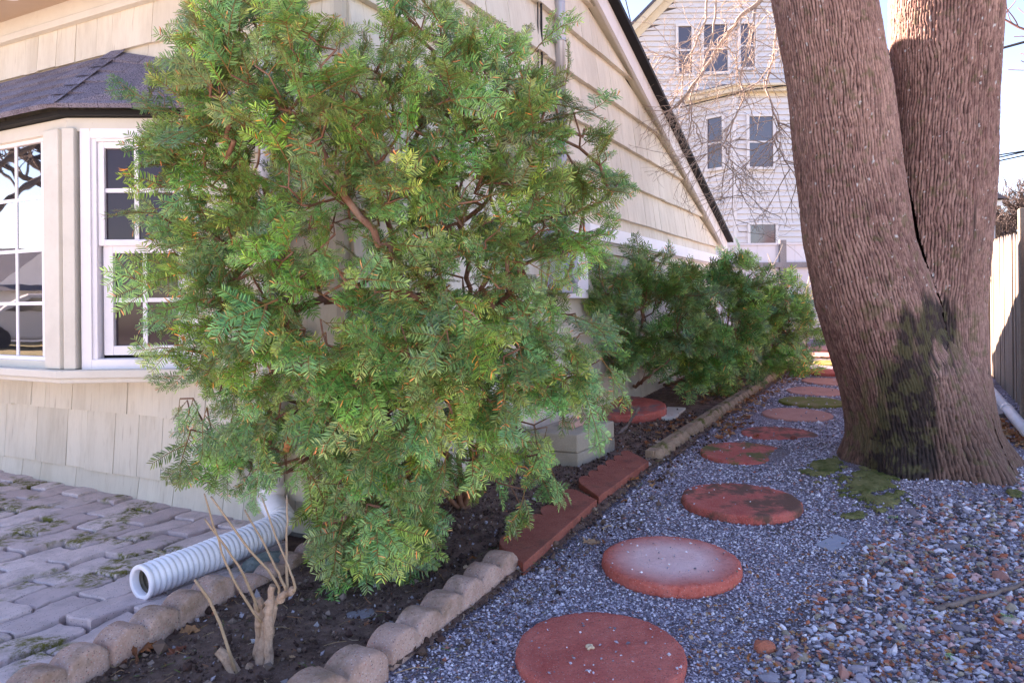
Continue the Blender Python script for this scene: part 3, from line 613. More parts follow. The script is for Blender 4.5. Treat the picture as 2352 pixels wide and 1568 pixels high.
M['redrock'] = gritty('red_rock', (.42, .12, .07), (.55, .2, .13), 14, bs=90); M['greenrock'] = gritty('greenish_rock', (.13, .16, .15), (.22, .25, .24), 9, bs=60)
rock('blue_rock', 'faceted blue grey rock beside the edging at the bottom of the photo', G(792, 1545), (.026, .03, .032), M['bluerock'], seed=2)
rock('flat_rock', 'flat grey slate rock on soil under the lowest yew sprays', G(829, 1424), (.052, .042, .016), M['greyrock'], seed=5, rot=.3)
rock('smooth_rock', 'smooth greenish grey rock tucked beside the drain pipe behind the stump', G(612, 1312), (.075, .05, .04), M['greenrock'], seed=8, rot=.7)
rock('red_rock', 'bright red lumpy rock on the gravel near the bottom right', G(1757, 1498), (.028, .02, .02), M['redrock'], seed=11)
rock('red_brick_lump', 'dark red brick lump on the soil beneath the yew bush', G(1070, 1132), (.04, .04, .05), M['edgered'], seed=3)
rock('round_stone', 'small dark round pine cone beside the half buried stepping stone', G(1823, 1016), (.022, .02, .024), M['edgered'], 'pine cone', seed=6)
rock('dark_rock', 'dark rock holding up the propped red stone', G(1400, 972), (.10, .06, .045), M['greenrock'], seed=9)
rock('dark_rock', 'low dark rock under the right side of the propped red stone', G(1490, 962), (.07, .06, .03), M['greyrock'], seed=19)
rock('tan_rock', 'small tan rock on the soil right of the yew sprays', G(951, 1392), (.018, .014, .012), gritty('tan', (.35, .24, .14), (.42, .3, .2), 9), seed=29)
rock('pale_rock', 'pale grey stone with a mossy flank beside the stick on the right', G(2318, 1440-6), (.03, .018, .013), M['conc'], seed=31)
rock('pale_rock', 'long pale stone in the gravel above the dark stick', G(2180, 1412-72), (.028, .010, .009), M['conc'], seed=33)
sp = [G(x, y, .012) for x, y in ((1872, 1251), (1917, 1228), (1947, 1238), (1943, 1249), (1936, 1259), (1924, 1258), (1908, 1266))]
m = MB(); m.prism([p-Z*.003 for p in sp], (0, 0, .006)); tag(m.build('slate_chip', paint('blue_slate', (.30, .32, .40), .6, .15), None, sp[0]), 'flat blue grey slate chip lying on gravel left of the pebbles', 'slate')
M['shell'] = paint('nut_shell', (.66, .5, .34), .6, .3, 20)
t = STC[0]; cc = G(1355, 1487, .035)
m = MB()
for k, (dx, dy) in enumerate(((0, .004), (.003, -.008))):
    a = np.linspace(.2, 4.0, 10); m.tube([cc+np.array((dx+.008*math.cos(q), dy+.006*math.sin(q), .002)) for q in a], [.0015]+[.0045]*8+[.0015], 7)
tag(m.build('nutshell', M['shell'], None, cc, smooth_=True), 'small curled tan nutshell lying on the nearest red stepping stone', 'nutshell')
m = MB(); cc = G(2328, 1443, .008); m.tube([cc+np.array((-.012, .012, 0)), cc+np.array((-.009, .009, 0)), cc, cc+np.array((.007, -.008, 0)), cc+np.array((.012, -.013, 0))], [.003, .0085, .0055, .0085, .003], 8)
tag(m.build('peanut_shell', M['shell'], None, cc, smooth_=True), 'tan peanut shell lying in the pebbles at the right edge', 'peanut shell')
# ------------------------------------------------------------------ stump with shoots
M['wood'] = gritty('split_wood', (.33, .22, .15), (.54, .40, .31), 14, bs=70, bst=1, stain=((.10, .06, .04), 9, .50, .85))
def stump():
    b = G(602, 1545); th = thing('cut_stump', 'bare cut woody stump with thin upright shoots, standing in the soil at lower left', 'stump', b)
    q = lambda x, y, Y=1.99: P(x, y, Y); m = MB()
    for pts, rr in (([q(608, 1560), q(605, 1520, 1.98), q(612, 1450, 1.985), q(622, 1395), q(640, 1370)], [.028, .021, .018, .018, .011]),
                    ([q(590, 1560, 2.0), q(592, 1520, 2.0), q(600, 1450, 2.0), q(602, 1400, 2.0), q(592, 1372, 2.0)], [.016, .013, .015, .017, .013]),
                    ([q(620, 1550, 1.96), q(617, 1500, 1.96), q(616, 1420, 1.97), q(620, 1380, 1.975), q(626, 1345, 1.98)], [.02, .012, .012, .011, .006]),
                    ([q(640, 1375), q(655, 1362, 1.97), q(676, 1356, 1.96)], [.012, .010, .008])):
        t = np.linspace(0, len(pts)-1, 16); P_ = np.array(pts); c = np.stack([np.interp(t, range(len(pts)), P_[:, k]) for k in range(3)], 1)+rng.normal(0, .0015, (16, 3)); m.tube(list(c), list(np.interp(t, range(len(pts)), rr)*(1+.22*rng.normal(size=16)).clip(.6, 1.5)), 9)
    m.build('stump_wood', M['wood'], th)
    for pts in ([(644, 1380, 1.985), (641, 1342, 1.97), (568, 1256, 1.94), (484, 1139, 1.90)], [(600, 1430, 1.97), (541, 1342, 1.93), (508, 1261, 1.92), (471, 1133, 1.9)], [(657, 1356, 1.97), (633, 1299, 1.98), (563, 1169, 2.0)],
                [(676, 1359, 1.96), (678, 1340, 1.96), (660, 1299, 1.97), (601, 1142, 2.0)], [(659, 1358, 1.97), (658, 1250, 2.02), (658, 1136, 2.05)], [(597, 1410, 1.99), (557, 1310, 1.95), (470, 1190, 1.9)]):
        pp = np.array([P(*p) for p in pts]); t = np.linspace(0, len(pp)-1, 12); c = np.stack([np.interp(t, range(len(pp)), pp[:, k]) for k in range(3)], 1)+rng.normal(0, .0012, (12, 3))
        m = MB(); m.tube(list(c), list(np.linspace(.0042, .0022, 12)*rng.uniform(.9, 1.15)), 6); m.build('shoot', M['bark3'], th, smooth_=True)
    b = G(535, 1560); th = thing('small_stump', 'low rotten stump with one bent shoot at the bottom edge of the photo', 'stump', b); m = MB()
    m.tube([P(548, 1580, 1.93), P(540, 1545, 1.93), P(520, 1510, 1.94), P(500, 1492, 1.94)], [.018, .016, .015, .012], 8); m.tube([P(560, 1575, 1.95), P(566, 1545, 1.95), P(575, 1525, 1.95)], [.02, .015, .009], 7); m.build('stump_wood', M['wood'], th)
    m = MB(); m.tube([P(548, 1560, 1.92), P(523, 1485, 1.92), P(505, 1430, 1.92), P(480, 1375, 1.91), P(447, 1330, 1.9)], [.005, .0045, .0042, .004, .0035], 6); m.build('shoot', M['bark3'], th, smooth_=True)
stump()
# ================================================================== TWIN TRUNK TREE
def twin_tree():
    th = thing('twin_trunk_tree', 'large tree with two joined rough barked trunks, standing in the pebbles right of the path', 'tree', (2.05, 3.9, .14))
    rows = {'A': (3.85, [(-420, 1838, 110), (0, 1893, 109), (200, 1927, 110), (385, 1945, 112), (549, 1966, 118), (700, 2009, 127), (850, 2045, 116), (1000, 2082, 112), (1085, 2092, 116), (1140, 2092, 122)]),
            'B': (3.97, [(-420, 2202, 120), (0, 2174, 116), (245, 2165, 107), (385, 2159, 111), (549, 2152, 107), (700, 2144, 101), (850, 2150, 104), (1000, 2180, 106), (1073, 2196, 120), (1140, 2206, 138)]),
            'C': (3.88, [(700, 2120, 5), (760, 2105, 60), (850, 2095, 120), (1000, 2118, 148), (1060, 2128, 160), (1140, 2138, 182)])}
    T = {}
    for k, (Y, rr) in rows.items():
        q = np.array([list(P(x, y, Y))+[r*Y/F] for y, x, r in rr])[::-1]
        T[k] = (q[:, 2], q[:, 0], np.full(len(q), Y)+(0 if k != 'A' else -.03*0), q[:, 3])
    def cr(k, z): zz, x, y, r = T[k]; return np.interp(z, zz, x), np.interp(z, zz, y), np.interp(z, zz, r, right=r[-1] if k != 'C' else -.4)
    def field(x, y, z, ang=None):
        ds = []
        for k in 'ABC':
            cx, cy, r = cr(k, z); d = np.hypot(x-cx, y-cy)
            low = smooth(.75, .08, z); a = np.arctan2(y-cy, x-cx); r = r+.035*smooth(.40, .10, z)+(low*.022+.030*smooth(.35, .08, z))*np.sin(a*5+{'A': 0, 'B': 2, 'C': 1}[k])+.008*np.sin(a*3+z*2)
            ds.append(d-r)
        s = ds[0]; kk = .022+.055*smooth(1.5, .9, z)
        for d in ds[1:]:
            h = np.clip(.5+.5*(d-s)/kk, 0, 1); s = d*(1-h)+s*h-kk*h*(1-h)
        return s, ds
    V = []; Fs = []; COLR = []; n0 = 0
    for ki, k in enumerate('ABC'):
        zlo, zhi = .02, {'A': 3.45, 'B': 3.45, 'C': 1.02}[k]; nA = 430; nz = int((zhi-zlo)/.0058)
        z = np.linspace(zlo, zhi, nz)[:, None]*np.ones((1, nA)); a = np.linspace(math.pi/2, math.pi/2+2*math.pi, nA, endpoint=False)[None, :]*np.ones((nz, 1))
        cx, cy, r = cr(k, z); lo = r*.1; hi = r+.16; ca, sa = np.cos(a), np.sin(a)
        for _ in range(18):
            mid = (lo+hi)/2; f, _d = field(cx+mid*ca, cy+mid*sa, z); pos = f > 0; hi = np.where(pos, mid, hi); lo = np.where(pos, lo, mid)
        rr = (lo+hi)/2; x, y = cx+rr*ca, cy+rr*sa; f, ds = field(x, y, z); own = ds[ki]; oth = np.minimum(*[ds[j] for j in range(3) if j != ki])
        # bark: vertical interlacing plates; arc measured in metres
        arc = (a-math.pi/2)*.27+ki*7; zz_ = z
        wr = arc+.030*(fbm(arc*5, zz_*3.2, ki, 3)-.5)+.012*(fbm(arc*26, zz_*11, ki, 2)-.5)
        ph = wr*66+2.1*(fbm(arc*7, zz_*4, ki+3, 2)-.5)+.45*(vnoise(arc*60, zz_*24, ki)-.5); f1 = np.abs(np.sin(math.pi*ph)); cell = np.floor(ph)
        hs = _h(cell.astype(np.int64), np.int64(ki), np.int64(5)); zc = zz_*27+hs*19+1.2*vnoise(arc*90, zz_*20, 2); f3 = np.abs((zc % 1)-.5)*2; gate = vnoise(wr*40, zz_*14, 9) > .33
        f2 = np.abs(vnoise(wr*70+31, zz_*16, ki*3)-.5)*2; plate = _h(cell.astype(np.int64), np.floor(zc).astype(np.int64), np.int64(ki))
        h = np.clip(f1*1.55, 0, 1)**.8*.66+np.clip(f2*2.0, 0, 1)*.20+np.where(gate, np.clip(f3*4.0, 0, 1), 1)*.14
        amp = .0165+.010*smooth(.95, .3, z)
        fine = fbm(wr*150, zz_*90, ki, 3)
        big = fbm(arc*4, z*2.2, 3, 3)-.5
        crot = np.exp(-(((x-2.13)/.10)**2+((z-.93)/.16)**2))*(ca*0+1)
        hole = np.exp(-(((x-2.02)/.035)**2+((z-1.62)/.06)**2))*(sa < 0)
        rr = rr+amp*(h-.8)+.004*(fine-.5)+.02*big-.015*crot
        x, y = cx+rr*ca, cy+rr*sa
        V.append(np.stack([x, y, z], -1).reshape(-1, 3)); i = np.arange(nz*nA).reshape(nz, nA)+n0
        q = np.stack([i[:-1], np.roll(i[:-1], -1, 1), np.roll(i[1:], -1, 1), i[1:]], -1).reshape(-1, 4)
        ok = ((own < oth+.010) & (r > 0)); okq = (ok[:-1] & np.roll(ok[:-1], -1, 1) & np.roll(ok[1:], -1, 1) & ok[1:]).reshape(-1)
        Fs.append(q[okq]); n0 += nz*nA
        low = smooth(.9, .25, z)
        tone = np.clip(.45+.9*(fbm(arc*3, z*1.5, 8, 3)-.5)+.7*(fine-.5)+.55*(plate-.5), 0, 1)[..., None]
        ridge = np.array((.25, .13, .12))*(1-tone)+np.array((.64, .42, .37))*tone; fur = np.array((.016, .006, .007))
        hh = np.clip((h-.38)/.50, 0, 1)[..., None]; c = fur*(1-hh)+ridge*hh
        lo_c = np.array((.19, .12, .095)); c = c*(1-.75*low[..., None])+(fur*(1-hh)+lo_c*hh**2)*.75*low[..., None]
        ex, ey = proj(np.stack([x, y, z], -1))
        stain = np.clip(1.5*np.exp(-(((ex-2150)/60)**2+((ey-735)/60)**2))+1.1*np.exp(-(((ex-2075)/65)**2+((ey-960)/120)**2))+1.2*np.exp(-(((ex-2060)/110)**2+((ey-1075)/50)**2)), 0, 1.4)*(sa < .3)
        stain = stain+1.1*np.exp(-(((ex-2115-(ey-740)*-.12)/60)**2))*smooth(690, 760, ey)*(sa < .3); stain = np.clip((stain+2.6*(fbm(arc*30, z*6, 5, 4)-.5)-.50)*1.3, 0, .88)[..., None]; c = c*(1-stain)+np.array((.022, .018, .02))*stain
        moss = np.exp(-(((ex-2075)/95)**2+((ey-860)/170)**2))+np.exp(-(((ex-1990)/40)**2+((ey-1000)/90)**2))+.6*np.exp(-(((ex-2200)/40)**2+((ey-800)/90)**2)); moss = np.clip((moss*.8+3.2*(fbm(arc*34, z*26, 6, 4)-.5)-.45)*1.2, 0, .55)[..., None]*(sa < .3)[..., None]*(h > .3)[..., None]
        c = c*(1-moss)+np.array((.16, .16, .07))*moss
        c = c*np.array((.86, .80, .74)); lich = (fbm(arc*60, z*50, 4, 2) > .87)[..., None]*(z > 1)[..., None]; c = np.where(lich, np.array((.62, .60, .58)), c)
        COLR.append(c.reshape(-1, 3))
    V = np.concatenate(V); Cc = np.concatenate(COLR); Q = np.concatenate(Fs); us = np.unique(Q); rm = np.zeros(len(V), int); rm[us] = np.arange(len(us))
    n = N('tree_bark'); c = n.attr('Col', True); c = n.mix(.5, c, n.ramp(n.noise(120, 4, .8, n.map(n.obj(), (1, 1, .45))), [(.3, .45), (.7, 1)]), 'MULTIPLY')
    n.fin(c, .85, n.bump(n.noise(150, 5, .8, n.map(n.obj(), (1, 1, .35))), .7, .005), .35)
    mk('trunk', V[us], [rm[Q]], n.m, th, None, True, attrs={'Col': Cc[us]})
    # scar on the left trunk
    c0 = P(2005-2, 452, 3.57); m = MB(); a = np.linspace(0, 2*math.pi, 9)
    # limb that hangs over the yard behind
    rg = random.Random(5); m = MB(); px = lambda r, Y: r*Y/F
    L = [([(1848, -600, 3.9), (1835, -330, 4.6), (1790, -120, 5.6), (1750, 0, 6.0), (1701, 38, 6.0), (1659, 94, 6.1), (1603, 182, 6.1), (1561, 238, 6.2), (1519, 264, 6.2)], 12, 3),
         ([(1750, -150, 5.8), (1640, -80, 6.3), (1626, 0, 6.5), (1617, 63, 6.5), (1578, 133, 6.6), (1568, 154, 6.6), (1568, 196, 6.6), (1536, 245, 6.6)], 6, 2.2),
         ([(1750, -20, 6.0), (1739, 7, 6), (1722, 88, 5.9), (1701, 168, 5.9), (1708, 227, 5.8), (1662, 336, 5.8), (1613, 357, 5.8)], 5, 2),
         ([(1800, -120, 5.6), (1795, 0, 5.4), (1788, 52, 5.4), (1771, 140, 5.4), (1759, 196, 5.4), (1781, 273, 5.3), (1795, 297, 5.3), (1771, 322, 5.3), (1729, 346, 5.3)], 5, 2),
         ([(1650, -60, 6.3), (1641, 35, 6.3), (1634, 105, 6.3), (1585, 224, 6.3), (1589, 269, 6.2), (1613, 336, 6.2)], 5, 2),
         ([(1781, 310, 5.3), (1802, 371, 5.2), (1834, 402, 5.2)], 3, 1.2), ([(1662, 336, 5.8), (1680, 371, 5.7), (1683, 395, 5.7), (1708, 451, 5.7)], 3, 1),
         ([(1568, 140, 6.6), (1530, 130, 6.6), (1500, 125, 6.7)], 3, 1.2), ([(1659, 94, 6.1), (1690, 130, 6), (1700, 200, 6)], 3, 1.2)]
    def twig(p, d, ln, r, lv):
        pts = [p]; dd = d
        n_ = 5
        for i in range(n_):
            dd = dd+Vector((rg.gauss(0, .15), rg.gauss(0, .15), rg.gauss(-.03, .15))); dd.normalize(); pts.append(pts[-1]+dd*ln/n_)
            if lv > 0 and i > 0:
                e = (dd+Vector((rg.gauss(0, .8), rg.gauss(0, .8), rg.gauss(-.1, .6)))).normalized(); twig(pts[-1], e, ln*rg.uniform(.4, .7), r*.6, lv-1)
        m.tube([tuple(q) for q in pts], [r*(1-.6*i/n_) for i in range(n_+1)], 4, False)
    for pl, r0, r1 in L:
        pp = np.array([P(*q) for q in pl]); t = np.linspace(0, len(pp)-1, len(pp)*4); c = np.stack([np.interp(t, range(len(pp)), pp[:, k]) for k in range(3)], 1); c[1:-1] += rng.normal(0, .006, c[1:-1].shape)
        rr = np.linspace(px(r0, 6)*.62, px(r1, 6)*.62, len(c)); m.tube(list(c), list(rr), 7)
        for i in range(3, len(c), 1):
            if c[i][2] > 3.6: continue
            for _ in range(1):
                d = Vector(c[i]-c[i-1]).normalized(); e = (d*.5+Vector((rg.gauss(-.15, .7), rg.gauss(0, .6), rg.gauss(-.2, .6)))).normalized(); twig(Vector(c[i]), e, rg.uniform(.2, .5), .0042, 2 if rg.random() < .6 else 1)
    m.build('branch', gritty('pale_branch_bark', (.34, .26, .21), (.50, .40, .33), 9, bs=60), th, smooth_=True)
twin_tree()
# ================================================================== YEWS
def branchlet(rg, L, nl_scale=1.0, step=.0036, yellow=0.):
    V = []; F4 = []; F3 = []; C = []; TV = []; TF = []
    def axis(p, d, nrm, L, lvl):
        n = max(5, int(L/.008)); pts = [p.copy()]; dd = d.copy()
        for i in range(n):
            dd = dd+rg.normal(0, .045, 3)+np.array((0, 0, -.012*L/.1)); dd /= np.linalg.norm(dd); pts.append(pts[-1]+dd*L/n)
        pts = np.array(pts); sl = np.linspace(0, L, n+1)
        k = 4; r0 = .0011+.006*L*(.5 if lvl else .8); base = len(TV)
        for i in range(n+1):
            t = pts[min(i+1, n)]-pts[max(i-1, 0)]; t /= np.linalg.norm(t); y = np.cross(nrm, t); y /= np.linalg.norm(y); z = np.cross(t, y); r = r0*(1-.65*i/n)
            for q in range(k): a = 2*math.pi*q/k; TV.append(pts[i]+r*(math.cos(a)*y+math.sin(a)*z))
        for i in range(n):
            for q in range(k): TF.append((base+i*k+q, base+i*k+(q+1) % k, base+(i+1)*k+(q+1) % k, base+(i+1)*k+q))
        s0 = .25*L if lvl == 0 else .12*L; s = s0; sd = 1
        while s < L*1.001:
            f = s/L; p_ = np.array([np.interp(s, sl, pts[:, j]) for j in range(3)]); i = min(int(f*n), n-1); t = pts[i+1]-pts[i]; t /= np.linalg.norm(t); y = np.cross(nrm, t); y /= np.linalg.norm(y); z = np.cross(t, y)
            for side in (-1, 1):
                if rg.random() < .05: continue
                ln = nl_scale*rg.uniform(.85, 1.1)*.0252*(1-.35*max(0, f-.75)/.25)*(.75+.25*min(1, f*4)); ang = R(rg.normal(66, 7)-28*max(0, f-.85)/.15); up_ = rg.normal(.10, .16)
                dn = t*math.cos(ang)+side*y*math.sin(ang)+z*up_; dn /= np.linalg.norm(dn); w = np.cross(dn, z+side*y*rg.normal(0, .25)); w /= np.linalg.norm(w); hw = .00155*nl_scale
                b = p_+t*rg.normal(0, .0006); mid = b+dn*ln*.5; tip = b+dn*ln+(-z*.08+t*.10)*ln
                i0 = len(V); V.extend([b-w*hw*.5, b+w*hw*.5, mid+w*hw-z*.0002, mid-w*hw-z*.0002, b+dn*ln*.82+w*hw*.75+t*ln*.03, b+dn*ln*.82-w*hw*.75+t*ln*.03, tip]); F4.append((i0, i0+1, i0+2, i0+3)); F4.append((i0+3, i0+2, i0+4, i0+5)); F3.append((i0+5, i0+4, i0+6))
                yv = np.clip(rg.normal(.25, .16)+.45*max(0, f-.7)/.3+yellow, 0, 1); c = np.array((.065, .215, .060))*(1-yv)+np.array((.32, .48, .12))*yv
                if rg.random() < .022: c = np.array((.62, .27, .08))
                c = c*rg.uniform(.55, 1.45)
                C.extend([c*.9, c*.9, c, c, c, c, c*1.15])
            s += step*rg.uniform(.9, 1.1)
        return pts, sl
    nrm = np.array((0, 0, 1.)); pts, sl = axis(np.zeros(3), np.array((1., 0, 0)), nrm, L, 0)
    s = L*.18; side = rg.choice([-1, 1])
    while s < L*.86:
        i = min(int(s/L*(len(pts)-1)), len(pts)-2); t = pts[i+1]-pts[i]; t /= np.linalg.norm(t); y = np.cross(nrm, t); a = R(rg.normal(50, 7))
        if rg.random() < .88: axis(pts[i], t*math.cos(a)+side*y*math.sin(a)+np.array((0, 0, rg.normal(.02, .12))), nrm, (L-s)*rg.uniform(.45, .8)+.018, 1)
        s += rg.uniform(.018, .034); side = -side if rg.random() < .85 else side
    return np.array(V), np.array(F4), np.array(F3), np.array(C), np.array(TV), np.array(TF)
def place(tm, mats, pos, tint):
    Vs, F4, F3, Cs, TVs, TFs = [], [], [], [], [], []; nv = nt = 0
    for i, (M3, p, ti) in enumerate(zip(mats, pos, tint)):
        v, f4, f3, c, tv, tf = tm[i % len(tm)]
        Vs.append(v@M3.T+p); F4.append(f4+nv); F3.append(f3+nv); Cs.append(c*ti); nv += len(v)
        TVs.append(tv@M3.T+p); TFs.append(tf+nt); nt += len(tv)
    return np.concatenate(Vs), np.concatenate(F4), np.concatenate(F3), np.concatenate(Cs), np.concatenate(TVs), np.concatenate(TFs)
def needle_mat(name):
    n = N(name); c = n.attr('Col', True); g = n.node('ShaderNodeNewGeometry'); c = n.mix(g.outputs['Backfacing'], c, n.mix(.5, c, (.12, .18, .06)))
    n.fin(c, .32, None, .6); t = n.node('ShaderNodeBsdfTranslucent'); n.put(t.inputs[0], n.mix(1, c, (1.5, 1.5, .9), 'MULTIPLY')); x = n.node('ShaderNodeMixShader'); x.inputs[0].default_value = .12
    n.L(n.b.outputs[0], x.inputs[1]); n.L(t.outputs[0], x.inputs[2]); n.L(x.outputs[0], n.out.inputs[0]); return n.m
M['needle'] = needle_mat('yew_needles')
M['yewbark'] = gritty('yew_bark', (.17, .075, .045), (.30, .16, .11), 16, bs=70, bst=.8, stain=((.30, .22, .17), 9, .52, .6))
M['yewtwig'] = gritty('yew_twig', (.26, .12, .045), (.22, .15, .05), 20, bs=100, bst=.2)
def yew(name, label, root, cen, polyg, depthf, wallmin, n, stems, tm, seed, group, vb, hole=.0, shell=.20, Lsc=1., tint0=1.):
    rg = np.random.default_rng(seed); root = np.array(root, float); th = thing(name, label, 'bush', root, group); cen = np.array(cen, float)
    xs, ys = [q[0] for q in polyg], [q[1] for q in polyg]; mats, pos, tint, tips = [], [], [], []; tries = 0
    while len(pos) < n and tries < n*60:
        tries += 1; x, y = rg.uniform(min(xs), max(xs)), rg.uniform(min(ys), max(ys))
        if not inpoly(x, y, polyg): continue
        Yf = depthf(x, y); Y = Yf+(abs(rg.normal(0, shell)) if rg.random() < .78 else rg.uniform(0, shell*4))
        p = P(x, y, Y)
        wd = np.dot(p-C0, WN) if np.dot(p-C0, U) > 0 else 9; fd = np.dot(p-C0, FN) if np.dot(p-C0, Vv) > 0 else 9
        if min(max(wd, fd if np.dot(p-C0, U) < 0 else wd), 9) < .08: continue
        if hole and fbm(p[0]*3.2+seed, p[1]*3.2, p[2]*3.2, 2) < hole+(.07 if (x < 760 and y > 650 and seed < 5) else 0): continue
        o = (p-cen); o /= np.linalg.norm(o)+1e-6; oo = o*np.array((1, .45, 1)); b = vb(x, y)
        d = oo*.8+rg.normal(0, .42, 3)+np.array((0, -.08, b)); d /= np.linalg.norm(d)
        sc = rg.uniform(.62, 1.28)*Lsc; e = p+d*.13*sc
        ex, ey = proj(e)
        if not inpoly(ex, ey, polyg) and rg.random() < .8: continue
        if e[2] < gz(e[0], e[1])+.03 or e[1] < 1.5: continue
        if np.dot(e-C0, WN) < .03 and np.dot(e-C0, U) > -.02: continue
        if np.dot(e-C0, FN) < .03 and np.dot(e-C0, Vv) > 0: continue
        nn = o*.55+np.array((0, -.45, .55))+rg.normal(0, .35, 3); nn -= d*np.dot(nn, d); nn /= np.linalg.norm(nn); yy = np.cross(nn, d)
        mats.append(np.stack([d, yy, nn], 1)*sc); pos.append(p); k = rg.uniform(.5, 1.45)*tint0; tint.append(np.array((k*rg.uniform(.75, 1.45), k, k*rg.uniform(.5, 1.2)))); tips.append(p)
    V, f4, f3, C, tv, tf = place(tm, mats, pos, tint)
    mk('foliage', V, [f4, f3], M['needle'], th, None, False, attrs={'Col': C}); mk('twigs', tv, [tf], M['yewtwig'], th, None, True)
    # skeleton
    nodes = [root]; par = [-1]; w = [0.]
    for st in stems:
        pr = 0; pp = np.array([root]+list(st)); tt = np.linspace(0, len(pp)-1, len(pp)*4); q_ = []
        for x in tt[1:]:
            i = min(int(x), len(pp)-2); f = x-i; p0, p1, p2, p3 = pp[max(i-1, 0)], pp[i], pp[i+1], pp[min(i+2, len(pp)-1)]
            q_.append(.5*((2*p1)+(-p0+p2)*f+(2*p0-5*p1+4*p2-p3)*f*f+(-p0+3*p1-3*p2+p3)*f**3))
        pp = np.array(q_); pv = root
        for q in pp:
            k = max(2, int(np.linalg.norm(q-pv)/.07))
            for j in range(1, k+1):
                nodes.append(pv+(q-pv)*j/k+rg.normal(0, .008, 3)); par.append(pr); w.append(0); pr = len(nodes)-1
            pv = q
    tips = np.array(tips); order = np.argsort(np.linalg.norm(tips-root, axis=1)); arr = np.array(nodes)
    stem_n = len(nodes)
    for i in order:
        t = tips[i]; d = np.linalg.norm(arr-t, axis=1); dr = np.linalg.norm(arr-root, axis=1); back = np.linalg.norm(t-root)
        cost = d+np.where(dr > back, .25, 0)+.05*(arr[:, 2] > t[2]+.1); j = int(np.argmin(cost)); q0 = arr[j]; k = max(1, int(np.linalg.norm(t-q0)/.08)); pr = j; new = []
        sag = np.array((0, 0, -.04))*np.linalg.norm(t-q0)
        for s in range(1, k+1):
            f = s/k; new.append(q0+(t-q0)*f+sag*math.sin(math.pi*f)*4*.5+(rg.normal(0, .006, 3) if s < k else 0)); nodes.append(new[-1]); par.append(pr); w.append(1. if s == k else 0); pr = len(nodes)-1
        arr = np.vstack([arr, new])
    W_ = np.array(w)
    for i in range(len(nodes)-1, 0, -1): W_[par[i]] += W_[i]
    rad = lambda x: min(.0019+.0010*max(x, 0)**.5, .015)
    m = MB()
    kids = {}
    for i in range(1, len(nodes)): kids.setdefault(par[i], []).append(i)
    done = set()
    for i in range(1, len(nodes)):
        if i in done: continue
        ch = [par[i], i]; done.add(i); c = i
        while c in kids:
            c = max(kids[c], key=lambda q: W_[q]); 
            if c in done: break
            ch.append(c); done.add(c)
        rr = [min(rad(W_[q])*1.0, rad(W_[ch[1]])) for q in ch]
        if i < stem_n: rr = [max(r, .011*(1-.6*a/len(rr))) for a, r in enumerate(rr)]
        m.tube([nodes[q] for q in ch], rr, 6 if rr[0] > .005 else 4, False)
    m.build('stem', M['yewbark'], th, smooth_=True); return th
rgb = np.random.default_rng(21)
TB = [branchlet(rgb, rgb.uniform(.10, .20), 1, .0047, rgb.uniform(-.1, .12)) for _ in range(16)]
BIG = [(x-(14 if x < 480 else 0)-(45 if x > 1050 and y < 330 else 0), y) for x, y in [(470, -90), (435, 20), (402, 60), (440, 100), (345, 130), (375, 200), (318, 238), (390, 275), (305, 312), (345, 370), (400, 420), (340, 490), (395, 560), (400, 700), (405, 780), (385, 850), (368, 892), (450, 940), (405, 1010), (450, 1060), (405, 1110), (480, 1120), (560, 1140), (620, 1100), (700, 1110), (705, 1260), (640, 1310), (640, 1345), (690, 1400), (780, 1330), (830, 1405), (905, 1405), (925, 1340), (985, 1385), (960, 1310), (1005, 1260), (985, 1170), (1010, 1130), (975, 1085), (1060, 1080), (1110, 1050), (1150, 1100), (1195, 1215), (1225, 1120), (1300, 1060), (1250, 1000), (1270, 945), (1325, 960), (1335, 925), (1385, 895), (1390, 850), (1370, 760), (1320, 700), (1275, 640), (1275, 600), (1340, 590), (1390, 530), (1365, 480), (1455, 410), (1405, 360), (1440, 285), (1380, 210), (1310, 170), (1275, 85), (1205, 70), (1150, 5), (1110, 60), (1060, -30), (900, -90), (865, 0), (880, 60), (845, 130), (800, 120), (796, 48), (770, 90), (735, 60), (690, 30), (690, -90)]]
def dbig(x, y):
    q = ((x-880)/640)**2+((y-600)/900)**2; return 3.02-.78*math.sqrt(max(0, 1-q))-.33*float(smooth(420, 60, y)*smooth(900, 700, x))-(.10 if y > 1150 and x < 1000 else 0)
sm = lambda a, b, x: float(smooth(a, b, x))
root1 = np.array((-.22, 3.28, .12))
st1 = [[P(1050, 980, 3.2), P(1012, 870, 3.1), P(930, 650, 3.0), P(860, 420, 2.9), P(700, 180, 2.8), P(580, 0, 2.7)], [P(1150, 900, 3.2), P(1258, 712, 3.15), P(1313, 603, 3.15)], [P(900, 1000, 3), P(700, 930, 2.8), P(480, 850, 2.7)],
       [P(1090, 850, 3.15), P(1070, 600, 2.9), P(1046, 450, 2.75), P(1038, 330, 2.65), P(1000, 120, 2.7)], [P(1000, 1000, 3.05), P(960, 1050, 2.7), P(820, 1150, 2.45)], [P(1120, 880, 3.2), P(1180, 600, 3.15), P(1250, 350, 3.15), P(1350, 300, 3.2)]]
yew('yew_bush', 'tall sprawling green yew bush at the corner of the house, filling the middle', root1, P(930, 700, 3.15), BIG, dbig, 0, 1600, st1, TB, 2, 'yew bushes along the house', lambda x, y: .75*sm(350, 0, y)-.65*sm(500, 1100, y), .27, .17)
TB2 = [branchlet(rgb, rgb.uniform(.12, .2), 1.5, .0078, -.1) for _ in range(8)]
def dr(yb, sc): return lambda x, y: sc(x)
